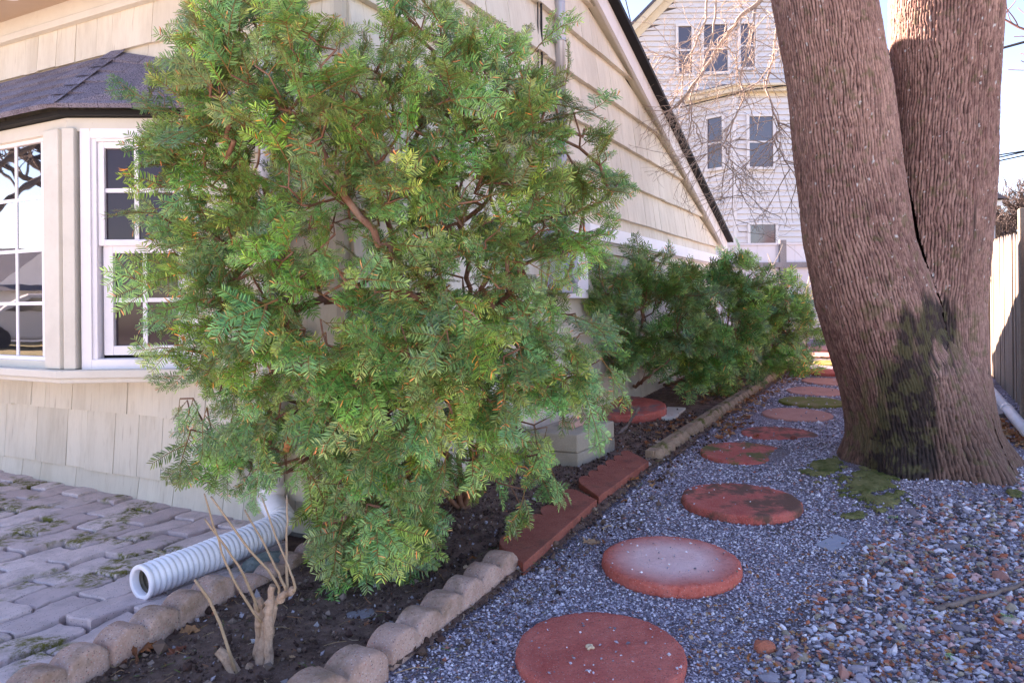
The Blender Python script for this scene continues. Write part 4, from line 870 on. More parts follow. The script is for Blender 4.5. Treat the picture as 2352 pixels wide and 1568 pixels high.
y2 = [(1345, 660), (1380, 620), (1440, 620), (1470, 590), (1520, 615), (1580, 630), (1620, 660), (1600, 700), (1640, 760), (1620, 830), (1540, 815), (1480, 835), (1400, 845), (1385, 760), (1330, 700)]
yew('yew_bush', 'middle height yew bush with bare crooked lower branches, first behind the big yew', G(1420, 893)+WN*.1, P(1480, 760, 5.6), y2, lambda x, y: 4.95+(x-1345)*.0018, 0, 240, [[P(1430, 860, 5.5), P(1470, 760, 5.4), P(1480, 650, 5.3)], [P(1480, 870, 5.4), P(1570, 800, 5.5)], [P(1400, 820, 5.3), P(1380, 700, 5.2)]], TB2, 12, 'yew bushes along the house', lambda x, y: .5*sm(720, 580, y)-.3*sm(760, 860, y), .33, .16, 1.2, 1.0)
y3 = [(1560, 630), (1610, 615), (1640, 585), (1690, 605), (1740, 630), (1750, 680), (1720, 700), (1760, 740), (1720, 850), (1660, 890), (1590, 870), (1540, 830), (1580, 760), (1560, 690)]
yew('yew_bush', 'ragged topped yew bush with a leaning bare trunk, between the two other smaller yews', G(1490, 888)+WN*.05, P(1650, 760, 6.6), y3, lambda x, y: 5.75+(x-1560)*.003, 0, 260, [[P(1560, 850, 6.0), P(1610, 800, 6.1), P(1640, 700, 6.2), P(1660, 610, 6.2)], [P(1620, 860, 6.2), P(1700, 800, 6.3)]], TB2, 13, 'yew bushes along the house', lambda x, y: .5*sm(720, 580, y)-.3*sm(760, 860, y), .30, .2, 1.35, 1.2)
y4 = [(1690, 700), (1740, 670), (1800, 655), (1850, 675), (1868, 720), (1860, 780), (1868, 800), (1830, 850), (1770, 850), (1700, 850), (1690, 780)]
yew('yew_bush', 'dense rounded bright green yew bush, the farthest one before the white fence', G(1740, 850)+WN*.02, P(1780, 760, 7.9), y4, lambda x, y: 7.0+(x-1690)*.003, 0, 240, [[P(1760, 800, 7.6), P(1780, 720, 7.6)]], TB2, 14, 'yew bushes along the house', lambda x, y: .3*sm(760, 660, y), 0, .2, 1.5, 1.45)
# ================================================================== SCATTER
def rotm(n, rg, full=True):
    q = rg.normal(size=(n, 4)); 
    if not full: q[:, 1:3] *= .18
    q /= np.linalg.norm(q, axis=1)[:, None]; w, x, y, z = q.T
    return np.stack([1-2*(y*y+z*z), 2*(x*y-z*w), 2*(x*z+y*w), 2*(x*y+z*w), 1-2*(x*x+z*z), 2*(y*z-x*w), 2*(x*z-y*w), 2*(y*z+x*w), 1-2*(x*x+y*y)], 1).reshape(n, 3, 3)
def inst(tvs, tf, pos, sc, Rm, col):
    n = len(pos); k = tvs.shape[1]; v = tvs[np.arange(n) % len(tvs)]*sc[:, None, :]; v = np.einsum('nij,nkj->nki', Rm, v)+pos[:, None, :]
    return v.reshape(-1, 3), (tf[None]+(np.arange(n)*k)[:, None, None]).reshape(-1, tf.shape[1]), np.repeat(col, k, 0)
def lump(base, n, amp, rg):
    v, f = base; return np.stack([v*(1+amp*(rg.random(len(v))[:, None]-.5)) for _ in range(n)]), f
def picks(n, pal, pr, rg):
    pal = np.array(pal); i = rg.choice(len(pal), n, p=np.array(pr)/sum(pr)); return pal[i]*rg.uniform(.75, 1.25, (n, 1))
def notstone(X, Y, m=1.0):
    ok = np.ones(len(X), bool)
    for cx, cy, r, dz in STC: ok &= np.hypot(X-cx, Y-cy) > r*m
    return ok
OCT = (np.array([(1, 0, 0), (-1, 0, 0), (0, 1, 0), (0, -1, 0), (0, 0, 1), (0, 0, -1)], float), np.array([(0, 2, 4), (2, 1, 4), (1, 3, 4), (3, 0, 4), (2, 0, 5), (1, 2, 5), (3, 1, 5), (0, 3, 5)]))
rs = np.random.default_rng(99)
def peb(X, Y):                                         # 1 where the coarse pebbles lie
    x, y = proj(np.stack([X, Y, gz(X, Y)], 1)); line = np.interp(y, [1100, 1160, 1250, 1350, 1450, 1568, 1700], [2420, 2130, 2000, 1930, 1830, 1720, 1650]); return smooth(-90, 60, x-line+80*(fbm(X*6, Y*6, 2)-.5))
trunkfree = lambda X, Y: np.hypot((X-2.07)/.40, (Y-3.9)/.34) > .96
def gravel():
    pal = [(.17, .15, .19), (.35, .31, .38), (.52, .47, .56), (.68, .63, .72), (.80, .76, .84), (.9, .87, .92), (.36, .16, .13), (.45, .26, .24), (.22, .17, .13)]; pr = [20, 26, 22, 14, 7, 3.2, 2, 2.4, 3]
    Vs, Fs, Cs = [], [], []; o = 0; tv, tf = lump(OCT, 16, .7, rs)
    for (x0, x1, y0, y1, dens, s0) in ((-.8, 2.6, 1.5, 3.0, 15000, .0044), (-.3, 3.4, 3.0, 4.6, 6500, .0056), (0, 4.2, 4.6, 7.6, 2300, .0085)):
        n = int((x1-x0)*(y1-y0)*dens); X, Y = rs.uniform(x0, x1, n), rs.uniform(y0, y1, n)
        dirt = smooth(.50, .62, fbm(X*2.2, Y*2.2, 5, 3))*smooth(4, 5, Y)
        ok = ~inpoly(X, Y, BED) & trunkfree(X, Y) & (rs.random(n) > peb(X, Y)*.8) & (X > -.9+(Y-1.5)*.42) & (rs.random(n) > dirt*.8)
        ns = notstone(X, Y, .985); ok &= ns | (rs.random(n) < .02); X, Y, ns = X[ok], Y[ok], ns[ok]; n = len(X)
        s = s0*np.exp(rs.normal(0, .28, (n, 1)))*np.array((1, .8, .55))*rs.uniform(.8, 1.2, (n, 3)); z = gravel_h(X, Y)+s[:, 2]*.5+.0012*rs.random(n)
        onz = np.zeros(n)
        for cx, cy, r, dz in STC: q = np.hypot(X-cx, Y-cy) < r*.985; onz[q] = gravel_h(np.array([cx]), np.array([cy]))[0]+dz+(Y[q]-cy)*SL
        z = np.where(ns, z, onz+.0035)
        v, f, c = inst(tv, tf, np.stack([X, Y, z], 1), s, rotm(n, rs, False), picks(n, pal, pr, rs)); Vs.append(v); Fs.append(f+o); Cs.append(c); o += len(v)
    ob = mk('gravel', np.concatenate(Vs), [np.concatenate(Fs)], attrmat('gravel_stone', .75, .35, 300, .3), None, (0, 0, 0), attrs={'Col': np.concatenate(Cs)}); tag(ob, 'fine blue grey gravel strewn over the path between the stepping stones', 'gravel', kind='stuff')
    # coarse pebbles
    pal = [(.20, .17, .20), (.36, .33, .39), (.52, .49, .57), (.66, .63, .71), (.75, .72, .78), (.50, .15, .08), (.42, .20, .17), (.58, .34, .32), (.34, .28, .21), (.07, .06, .07)]; pr = [16, 18, 14, 9, 4, 9, 10, 6, 12, 12]
    tv, tf = lump(ICO1, 24, .75, rs)
    n = 62000; X, Y = rs.uniform(.2, 3.6, n), rs.uniform(1.45, 4.6, n); ok = (rs.random(n) < .06+peb(X, Y)*smooth(.28, .55, fbm(X*5, Y*5, 8, 3)+.12)*1.1) & trunkfree(X, Y) & notstone(X, Y, 1.02) & ~inpoly(X, Y, BED) & (Y < 4.5); ok &= (peb(X, Y) > .3) | (rs.random(n) < .3)
    X, Y = X[ok], Y[ok]; n = len(X); pb = peb(X, Y); s = (.0045+.0032*pb[:, None])*np.exp(rs.normal(0, .36, (n, 1)))*np.array((1.15, .8, .5))*rs.uniform(.8, 1.2, (n, 3)); z = gravel_h(X, Y)+s[:, 2]*.55+.002*rs.random(n)
    v, f, c = inst(tv, tf, np.stack([X, Y, z], 1), s, rotm(n, rs, False), picks(n, pal, pr, rs))
    ob = mk('pebbles', v, [f], attrmat('pebble', .62, .4, 160, .25), None, (0, 0, 0), False, attrs={'Col': c}); tag(ob, 'coarse grey, red and pink pebbles covering the ground in the lower right', 'pebbles', kind='stuff')
gravel()
def litter():
    # soil crumbs
    tv, tf = lump(OCT, 12, .8, rs); n = 34000; X, Y = rs.uniform(-1.3, 1.6, n), rs.uniform(1.5, 5.5, n)
    inb = inpoly(X, Y, BED); nb = inpoly(X-.12-.1*rs.random(n), Y, BED) & (Y > 2.0); ok = (inb & (np.dot(np.stack([X-C0[0], Y-C0[1]], 1), WN[:2]) > 0)) | inb & (Y < 2.9) | (nb & (rs.random(n) < .5)); X, Y = X[ok], Y[ok]; n = len(X)
    s = .0042*np.exp(rs.normal(0, .5, (n, 1)))*rs.uniform(.6, 1.3, (n, 3)); base = np.where(inpoly(X, Y, BED), soil_h(X, Y), gravel_h(X, Y))
    v, f, c = inst(tv, tf, np.stack([X, Y, base+s[:, 2]*.5], 1), s, rotm(n, rs), picks(n, [(.07, .04, .034), (.14, .09, .07), (.23, .17, .14), (.36, .33, .37), (.42, .40, .42), (.35, .13, .08)], [30, 28, 14, 5, 1.6, .8], rs))
    tag(mk('soil_crumbs', v, [f], attrmat('crumb', .9, .2, 200, .2), None, (0, 0, 0), attrs={'Col': c}), 'dark crumbly soil and grit in the bed under the yew', 'soil', kind='stuff')
    # twigs and fallen needles
    n = 11000; X, Y = rs.uniform(-1.3, 2.2, n), rs.uniform(1.5, 6.5, n); nb = inpoly(X-.14, Y, BED); ok = inpoly(X, Y, BED) | nb | (rs.random(n) < .05) & (X > -.4) & trunkfree(X, Y); X, Y = X[ok], Y[ok]; n = len(X)
    bar = np.array([(-1, -1, -.6), (-1, 1, -.6), (-1, 0, 1), (0, -1, -.2), (0, 1, -.2), (0, 0, 1.4), (1, -1, -.6), (1, 1, -.6), (1, 0, 1)], float); bf = np.array([(0, 1, 4, 3), (1, 2, 5, 4), (2, 0, 3, 5), (3, 4, 7, 6), (4, 5, 8, 7), (5, 3, 6, 8)])
    tb = []
    for _ in range(10): b = bar.copy(); b[3:6, 1:] += rs.normal(0, 6, 2); tb.append(b)
    L_ = .011*np.exp(rs.normal(0, .6, n)); w = np.where(L_ > .022, .0011, .00075)*rs.uniform(.7, 1.3, n); s = np.stack([L_, w, w], 1); base = np.where(inpoly(X, Y, BED), soil_h(X, Y), gravel_h(X, Y))
    v, f, c = inst(np.array(tb), bf, np.stack([X, Y, base+.004+.003*rs.random(n)], 1), s, rotm(n, rs, False)@np.eye(3), picks(n, [(.30, .20, .11), (.20, .12, .07), (.42, .33, .22), (.10, .16, .04), (.35, .15, .06), (.09, .06, .05)], [20, 26, 12, 9, 8, 20], rs))
    a = rs.uniform(0, 6.28, n)
    tag(mk('twig_litter', v, [f], attrmat('litter_twig', .85, .2, 200, 0), None, (0, 0, 0), attrs={'Col': c}), 'fallen needles and bits of twig strewn over the soil bed', 'litter', kind='stuff')
    # moss
    def mossm(X, Y):
        x, y = proj(np.stack([X, Y, gz(X, Y)], 1)); m = np.zeros(len(X))
        for (cx, cy, rx, ry) in ((1925, 1052, 55, 20), (1895, 1098, 50, 22), (1995, 1132, 75, 30), (2030, 1165, 60, 18), (2330, 1155, 22, 9), (1960, 1190, 40, 10)): m = np.maximum(m, 1-np.hypot((x-cx)/rx, (y-cy)/ry)+1.7*(fbm(X*26, Y*26, 1)-.52))
        return m
    mm = N('moss'); cc = mm.mix(mm.ramp(mm.noise(9, 5, .7), [(.4, 0), (.6, 1)]), (.08, .10, .025), (.25, .23, .10)); cc = mm.mix(mm.ramp(mm.noise(80, 3), [(.45, 0), (.65, .6)]), cc, (.22, .2, .08)); mm.fin(cc, .95, mm.bump(mm.noise(220, 4, .8), 1, .006), .1)
    def hf(X, Y):
        mv = mossm(X.ravel(), Y.ravel()).reshape(X.shape); return gravel_h(X, Y)+.002+.009*smooth(.0, .4, mv)+.006*fbm(X*120, Y*120, 3, 2)*smooth(0, .3, mv)
    o = grid('moss_patch', 1.3, 2.7, 2.9, 4.0, .006, hf, lambda X, Y: mossm(X, Y) > .10+.1*rng.random(len(X)), mm.m); tag(o, 'olive green moss patches on the gravel left of the tree base', 'moss', kind='stuff')
litter()
LEAFO = np.array([(0, 0), (.12, .08), (.18, .26), (.36, .20), (.42, .38), (.60, .24), (.74, .30), (.80, .12), (1.0, .0), (.80, -.13), (.70, -.32), (.56, -.2), (.40, -.40), (.33, -.18), (.16, -.28), (.10, -.08)])
def leaf_t(rg, n=14):
    out = []
    for _ in range(n):
        o = LEAFO+rg.normal(0, .035, LEAFO.shape); c = np.stack([np.linspace(.05, .9, 6), np.zeros(6)], 1); p = np.concatenate([o, c]); x, y = p[:, 0]-.5, p[:, 1]; cu = rg.uniform(.3, 1.6); tw = rg.normal(0, .6)
        z = cu*.45*y*y*2+.35*rg.normal()*x*x*2+tw*x*y+.04*rg.normal(size=len(p)); out.append(np.stack([x, y*(1-.25*cu*.5), z], 1))
    return np.array(out)
LT = leaf_t(rs); nO = len(LEAFO)
LF = np.array([(i, (i+1) % nO, nO+int(np.clip(round(LEAFO[i, 0]*5.5), 0, 5))) for i in range(nO)]+[(nO+int(np.clip(round(LEAFO[i, 0]*5.5), 0, 5)), (i+1) % nO, nO+int(np.clip(round(LEAFO[(i+1) % nO, 0]*5.5), 0, 5))) for i in range(nO) if int(np.clip(round(LEAFO[i, 0]*5.5), 0, 5)) != int(np.clip(round(LEAFO[(i+1) % nO, 0]*5.5), 0, 5))])
M['leaf'] = attrmat('dry_leaf', .6, .35, 60, .4, .004, .2)
PALL = [(.42, .17, .06), (.50, .27, .13), (.36, .13, .05), (.55, .36, .22), (.26, .11, .06), (.60, .45, .32)]
def leaves():
    zones = [([(1640, 980), (1700, 930), (1780, 860), (1850, 835), (1860, 860), (1790, 900), (1730, 960), (1680, 1010)], 230, .05), ([(1500, 900), (1580, 870), (1700, 870), (1760, 870), (1700, 920), (1600, 940), (1540, 900)], 170, .05),
             ([(1480, 1000), (1540, 960), (1620, 960), (1540, 1030), (1490, 1060)], 46, .05), ([(1600, 1050), (1700, 960), (1760, 1000), (1640, 1060)], 10, .05), ([(2285, 955), (2352, 985), (2400, 1060), (2340, 1030), (2270, 985)], 120, .07),
             ([(1380, 1300), (1380, 1170), (1500, 1080), (1520, 1110), (1400, 1220)], 8, .05), ([(80, 1568), (300, 1430), (420, 1420), (330, 1568)], 9, .06), ([(1880, 830), (1980, 815), (2000, 850), (1900, 860)], 10, .05),
             ([(1650, 1300), (2352, 1200), (2352, 1568), (1500, 1568)], 520, .018), ([(1500, 880), (1640, 840), (1800, 850), (1700, 880)], 150, .06), ([(640, 1540), (1000, 1330), (1150, 1240), (1100, 1350), (880, 1540)], 9, .03), ([(1900, 800), (2040, 790), (2040, 800), (1900, 812)], 40, .08)]
    P_, S = [], []
    for poly, n, s in zones:
        xs = [q[0] for q in poly]; ys = [q[1] for q in poly]; k = 0
        while k < n:
            x, y = rs.uniform(min(xs), max(xs)), rs.uniform(min(ys), max(ys))
            if inpoly(x, y, poly): p = G(x, y); p[2] = max(float(soil_h(p[0], p[1])) if inpoly(p[0], p[1], BED) else 0, float(gravel_h(p[0], p[1])))+.007; P_.append(p); S.append(s*rs.uniform(.6, 1.25)); k += 1
    P_ = np.array(P_); n = len(P_); a = rs.uniform(0, 6.28, n); Rz = np.zeros((n, 3, 3)); Rz[:, 0, 0] = np.cos(a); Rz[:, 0, 1] = -np.sin(a); Rz[:, 1, 0] = np.sin(a); Rz[:, 1, 1] = np.cos(a); Rz[:, 2, 2] = 1
    v, f, c = inst(LT, LF, P_+[0, 0, .004], np.array(S)[:, None]*np.ones(3), Rz@rotm(n, rs, False), picks(n, PALL, [5, 5, 4, 3, 3, 1.5], rs))
    tag(mk('leaf_litter', v, [f], M['leaf'], None, (0, 0, 0), attrs={'Col': c}), 'dry orange and brown leaves drifted along the edging and under the small yews', 'leaves', kind='stuff')
    def one(label, p, s, rot, c, tilt=(0, 0), k=0):
        p = np.array(p, float); v = LT[k]*s; ca, sa = math.cos(rot), math.sin(rot); v = np.stack([v[:, 0]*ca-v[:, 1]*sa, v[:, 0]*sa+v[:, 1]*ca, v[:, 2]+v[:, 0]*tilt[0]+v[:, 1]*tilt[1]], 1)
        tag(mk('fallen_leaf', v+p, [LF], M['leaf'], None, p, attrs={'Col': np.tile(c, (len(v), 1))}), label, 'leaf')
    one('single tan oak leaf on gravel between the red slabs and the pale stepping stone', G(1360, 1248, .012), .085, -.7, (.52, .32, .19), k=2)
    one('brown curled leaf on the soil beside the scalloped edging at lower left', G(432, 1452, .02), .075, .3, (.46, .23, .11), (.2, .3), 4)
    one('dark red brown leaf on the soil in front of the edging at lower left', G(405, 1500, .015), .07, 1.2, (.28, .09, .05), (.1, .2), 6)
    one('orange leaf lying on gravel beside the red moss flecked stepping stone', G(1655, 1006, .014), .085, .1, (.45, .17, .07), (.1, .0), 1)
    p = P(661, 1022, 2.36); one('orange brown leaf caught in the lower left branches of the big yew', p, .045, 1.4, (.62, .22, .08), (1.4, .4), 3)
    p = P(1722, 775, 6.55); one('bright orange leaf caught in the far yew bushes', p, .12, 1.4, (.75, .24, .08), (3.0, .4), 5)
leaves()
# sprigs of yew fallen on the ground
def sprig(label, p, ang, s, k):
    v, f4, f3, c, tv, tf = TB[k]; i = len(f4)//14; L_ = v[:, 0] < .05; ca, sa = math.cos(ang), math.sin(ang); Rm = np.array(((ca, -sa, 0), (sa, ca, 0), (0, 0, 1))); 
    n = 7*34; vv = (v[:n]-v[:n].mean(0))*s; m4 = f4[(f4 < n).all(1)]; m3 = f3[(f3 < n).all(1)]
    tag(mk('yew_sprig', vv@Rm.T+p, [m4, m3], M['needle'], None, p, attrs={'Col': c[:n]*1.9}), label, 'sprig')
sprig('small light green yew sprig on the gravel in front of the moss patch', G(2042, 1188, .012), 2.2, .9, 0)
sprig('small dark green yew sprig on the pebbles at the right edge', G(2312, 1412, .014), 1.2, .8, 3)
sprig('small green yew sprig in the pebbles near the bottom right corner', G(2203, 1518, .014), -.6, .7, 5)
# ================================================================== FENCES
FA = np.array((3.72, 5.32, 0)); 
M['fence'] = gritty('weathered_fence_wood', (.25, .20, .16), (.36, .30, .25), 3, bs=60, bst=.5, stain=((.24, .19, .16), 2.5, .55, .6))
def woodfence():
    th = thing('wooden_fence', 'tall weathered stockade fence of pointed boards along the right side, half in sun', 'fence', FA); rg = np.random.default_rng(3)
    t = -1.3
    m = MB(); nf = WN
    while t < 6.8:
        w = rg.uniform(.078, .092); b = FA+U*t; g0 = gz(0, b[1])-.02; ht = 1.36+rg.normal(0, .006)+.02*math.sin(t); o = rg.normal(0, .003)
        p = [b+nf*o+Z*g0, b+U*w+nf*o+Z*g0, b+U*w+nf*o+Z*(g0+ht-.06), b+U*w*.62+nf*o+Z*(g0+ht), b+U*w*.38+nf*o+Z*(g0+ht), b+nf*o+Z*(g0+ht-.06)]; m.prism(p, nf*.016); t += w+.004
    m.build('pickets', M['fence'], th)
    m = MB()
    for z in (.35, 1.1): m.box(FA+U*2.7+nf*.04+Z*(z+gz(0, 7.7)), U*4.0+Z*.037*3.6, nf*.02, Z*.04)
    m.build('rail', M['fence'], th)
    for t in (-.34, 2.35, 4.6): b = FA+U*t-nf*.05; m = MB(); m.box(b+Z*(gz(0, b[1])+.72), U*.045, nf*.045, Z*.76); m.build('post', M['fence'], th, bevel=.006)
woodfence()
M['pvc'] = paint('white_fence_paint', (.70, .68, .74), .5, .12); M['greywood'] = gritty('grey_rail_wood', (.26, .24, .25), (.36, .33, .33), 4, bs=50)
def whitefence():
    Yf = 11.7; z0 = .42; th = thing('white_fence', 'white panel fence with grey posts and rails in front of the white neighbouring house', 'fence', (3.9, Yf, z0)); m = MB(); rg = random.Random(2)
    zt = P(1760, 562, Yf)[2]; x = .6
    while x < 7.3: m.box((x+.15, Yf+.03, (z0+zt)/2-.05), (.148, 0, 0), (0, .012, 0), (0, 0, (zt-z0)/2+.05)); x += .3
    m.build('panel', M['pvc'], th)
    m = MB(); m.box((3.9, Yf+.02, zt+.01), (3.4, 0, 0), (0, .035, 0), (0, 0, .015)); m.build('cap_rail', M['pvc'], th)
    for yy in (609, 762): z = P(1760, yy, Yf)[2]; m = MB(); m.box((3.9, Yf-.03, z), (3.4, 0, 0), (0, .025, 0), (0, 0, .042)); m.build('rail', M['greywood'], th)
    for px_ in (1797, 1480, 2110): x = P(px_, 600, Yf)[0]; m = MB(); m.box((x, Yf-.015, (z0+zt)/2), (.05, 0, 0), (0, .03, 0), (0, 0, (zt-z0)/2+.07)); m.build('post', M['greywood'], th)
whitefence()
def sapling(name, label, base, h, n, mat, r=.012, seed=1):
    rg = random.Random(seed); th = thing(name, label, 'sapling', base); m = MB()
    for i in range(n):
        p = Vector(base)+Vector((rg.gauss(0, .03), rg.gauss(0, .03), 0)); d = Vector((rg.gauss(0, .12), rg.gauss(0, .1), 1)); pts = [p]
        for k in range(7): d = (d+Vector((rg.gauss(0, .12), rg.gauss(0, .1), .1))).normalized(); pts.append(pts[-1]+d*h/7*rg.uniform(.8, 1.1))
        m.tube([tuple(q) for q in pts], [r*(1-.1*k) for k in range(8)], 6)
        for k in (3, 4, 5, 6):
            e = (d+Vector((rg.gauss(0, .8), 0, rg.uniform(0, .4)))).normalized(); m.tube([tuple(pts[k]), tuple(pts[k]+e*h*.12), tuple(pts[k]+e*h*.2+Vector((0, 0, .05)))], [r*.4, r*.3, r*.2], 5)
    m.build('stem', mat, th)
sapling('sapling', 'thin pale bare sapling standing in front of the white fence', G(1845, 800), 1.5, 3, gritty('sapling_bark', (.5, .42, .32), (.62, .54, .44), 9), .016, 4)
# pipe, board and wire at the foot of the wooden fence
m = MB(); p0, p1 = G(2366, 1000, .05), G(2250, 866, .05); m.tube([p0, p0+(p1-p0)*.35], .037, 14); m.tube([p0+(p1-p0)*.33, p0+(p1-p0)*.36], .042, 14); m.tube([p0+(p1-p0)*.35, p1+(p1-p0)*.3], .036, 14)
tag(m.build('white_pipe', M['white2'], None, p0, smooth_=True), 'long white plastic pipe lying along the foot of the wooden fence', 'pipe')
p = [Gz(x, y, .02) for x, y in ((2262, 910), (2280, 905), (2312, 955), (2290, 962))]; m = MB(); m.prism(p, (0, 0, .05)); tag(m.build('grey_board', M['greywood'], None, p[0], bevel=.003), 'short grey timber lying between the trunk and the white pipe', 'board')
m = MB(); m.tube([G(2375, 1140, .02), G(2345, 1160, .02), G(2359, 1163, .03), G(2372, 1200, .02), G(2390, 1215, .02)], .003, 6); tag(m.build('white_wire', M['white'], None, G(2345, 1160)), 'thin bent white wire on the pebbles right of the tree base', 'wire')
# ================================================================== WHITE HOUSE BEHIND
M['clap'] = paint('white_clapboard', (.66, .64, .67), .55, .12, 2); M['cream2'] = paint('cream_cornice', (.66, .57, .44), .5, .15)
def clap(m, fn, h0, h1, z0, z1, topf, e=.165):
    z = z0
    while z < z1:
        n = max(1, int((h1-h0)/.5))
        for i in range(n):
            a, b = h0+(h1-h0)*i/n, h0+(h1-h0)*(i+1)/n; ta, tb = min(z+e, topf(a)), min(z+e, topf(b))
            if max(ta, tb) <= z: continue
            ta, tb = max(ta, z), max(tb, z); j = len(m.V); m.add([fn(a, z, 0), fn(b, z, 0), fn(a, z, .06), fn(b, z, .06), fn(b, tb, .004), fn(a, ta, .004)], [(0, 1, 3, 2), (2, 3, 4, 5)])
        z += e
def whitehouse():
    Yh = 22.; k = Yh/F; X = lambda x: (x-CX)*k; zz = lambda x, y: P(x, y, Yh)[2]
    th = thing('white_house', 'tall white clapboard neighbouring house with a steep gable and a projecting bay, behind the fence', 'house', (X(1600), Yh, .5))
    fn = lambda h, z, o=0: np.array((h, Yh-o, z)); xr = X(1837); x0 = X(1370); xt = X(1705); zt = zz(1705, -150); zl = zz(1400, 162)
    sl = (zt-zl)/(xt-X(1400)); topf = lambda h: zt-abs(h-xt)*sl
    m = MB(); clap(m, fn, x0, xr, .4, zt, topf); m.box(((x0+xr)/2, Yh+3, 3.2), ((xr-x0)/2-.01, 0, 0), (0, 2.9, 0), (0, 0, 2.9)); m.build('wall', M['clap'], th)
    m = MB()
    for s in (-1, 1):
        e = xt+s*(xt-x0+.25); q = lambda dz, o: [fn(xt, zt+dz, o), fn(e, topf(e)+dz, o)]
        a, b = q(0, .02); m.prism([a, b, b+Z*.30, a+Z*.30], (0, -.10, 0)); a, b = q(.26, .1); m.prism([a, b, b+Z*.22, a+Z*.22], (0, -.35, 0))
    m.build('rake_trim', M['cream2'], th)
    m = MB()
    for s in (-1, 1):
        e = xt+s*(xt-x0+.3); a, b = fn(xt, zt+.49, .5), fn(e, topf(e)+.49, .5); m.prism([a, b, b+Z*.1, a+Z*.1], (0, 9, 0))
    m.build('roof', M['roof2'], th)
    m = MB(); m.box((xr-.06, Yh-.05, 2.6), (.09, 0, 0), (0, .03, 0), (0, 0, 3.2)); m.build('corner_strip', M['clap'], th)
    def win(fn, h0, h1, z0, z1, double=True):
        m = MB(); w = .075; bx = lambda a, b, c, d, o: m.prism([fn(a, c, 0), fn(b, c, 0), fn(b, d, 0), fn(a, d, 0)], fn(a, c, o)-fn(a, c, 0))
        bx(h0-w, h0, z0-w, z1+w, .13); bx(h1, h1+w, z0-w, z1+w, .13); bx(h0, h1, z0-w, z0, .15); bx(h0, h1, z1, z1+w, .13)
        if double: bx(h0, h1, (z0+z1)/2-.025, (z0+z1)/2+.025, .10)
        f = m.build('window', M['clap'], th); m = MB(); bx2 = m.prism([fn(h0, z0, .02), fn(h1, z0, .02), fn(h1, z1, .02), fn(h0, z1, .02)], fn(h0, z0, .075)-fn(h0, z0, .02)); m.build('pane', M['farglass'], f)
    for a, b, c, d in ((1562, 1592, 173, 64), (1620, 1674, 168, 60), (1704, 1736, 158, 58)): win(fn, X(a), X(b), zz(a, c), zz(a, d))
    # bay
    bo = 1.0; bl, bc = X(1590), X(1666); ztop = zz(1700, 236); dlen = math.hypot(bc-bl, bo); fb = lambda h, z, o=0: np.array((h, Yh-bo-o, z)); dv = np.array(((bc-bl)/dlen, -bo/dlen, 0)); nv = np.array((dv[1], -dv[0], 0)); nv = nv if nv[1] < 0 else -nv
    fa = lambda h, z, o=0: np.array((bl, Yh, 0))+dv*h+nv*o+Z*z
    m = MB(); clap(m, fb, bc, xr, .4, ztop, lambda h: ztop); clap(m, fa, 0, dlen, .4, ztop, lambda h: ztop); m.prism([(bl+.02, Yh, .4), (bc, Yh-bo+.02, .4), (xr-.01, Yh-bo+.02, .4), (xr-.01, Yh, .4)], (0, 0, ztop-.4)); m.build('bay', M['clap'], th)
    m = MB(); m.box(fb(bc, (ztop+.4)/2, .02), (.05, 0, 0), (0, .04, 0), (0, 0, (ztop-.4)/2)); m.box(fa(.02, (ztop+.4)/2, .02), (.05, 0, 0), (0, .04, 0), (0, 0, (ztop-.4)/2)); m.build('bay_trim', M['clap'], th)
    m = MB(); pl = lambda o: [np.array((bl-o, Yh+.1, ztop)), fa(0, ztop, o), fb(bc, ztop, o), fb(xr+o, ztop, o), np.array((xr+o, Yh+.1, ztop))]
    m.prism([p-Z*.12 for p in pl(.06)], (0, 0, .12)); m.prism(pl(.22), (0, 0, .14)); m.prism([p+Z*.14 for p in pl(.30)], (0, 0, .06)); m.build('cornice', M['cream2'], th)
    a = pl(.3); m = MB(); tp = [np.array((bl+.9, Yh, ztop+.52)), np.array((xr, Yh, ztop+.52))]; b_ = [p+Z*.2 for p in a]; m.add(b_+tp, [(0, 1, 5), (1, 2, 5), (2, 3, 6, 5), (3, 4, 6)]); m.build('bay_roof', M['roof2'], th)
    kb = (Yh-bo)/Yh; XB = lambda x: (x-CX)*(Yh-bo)/F; ZB = lambda x, y: P(x, y, Yh-bo)[2]
    win(fb, XB(1722), XB(1776), ZB(1750, 385), ZB(1750, 270)); win(fb, XB(1722), XB(1780), ZB(1750, 575), ZB(1750, 517), False)
    win(fa, dlen*.44, dlen*.78, zz(1635, 396), zz(1635, 284))
    m = MB(); m.tube([fn(X(1560), zz(1560, 255), .4), fb(X(1700), zz(1700, 235), .3), fb(xr+1, zz(1850, 210), .3)], .02, 5); m.build('cable', M['black'], th)
M['roof2'] = paint('grey_roof', (.09, .09, .12), .8, .2)
whitehouse()
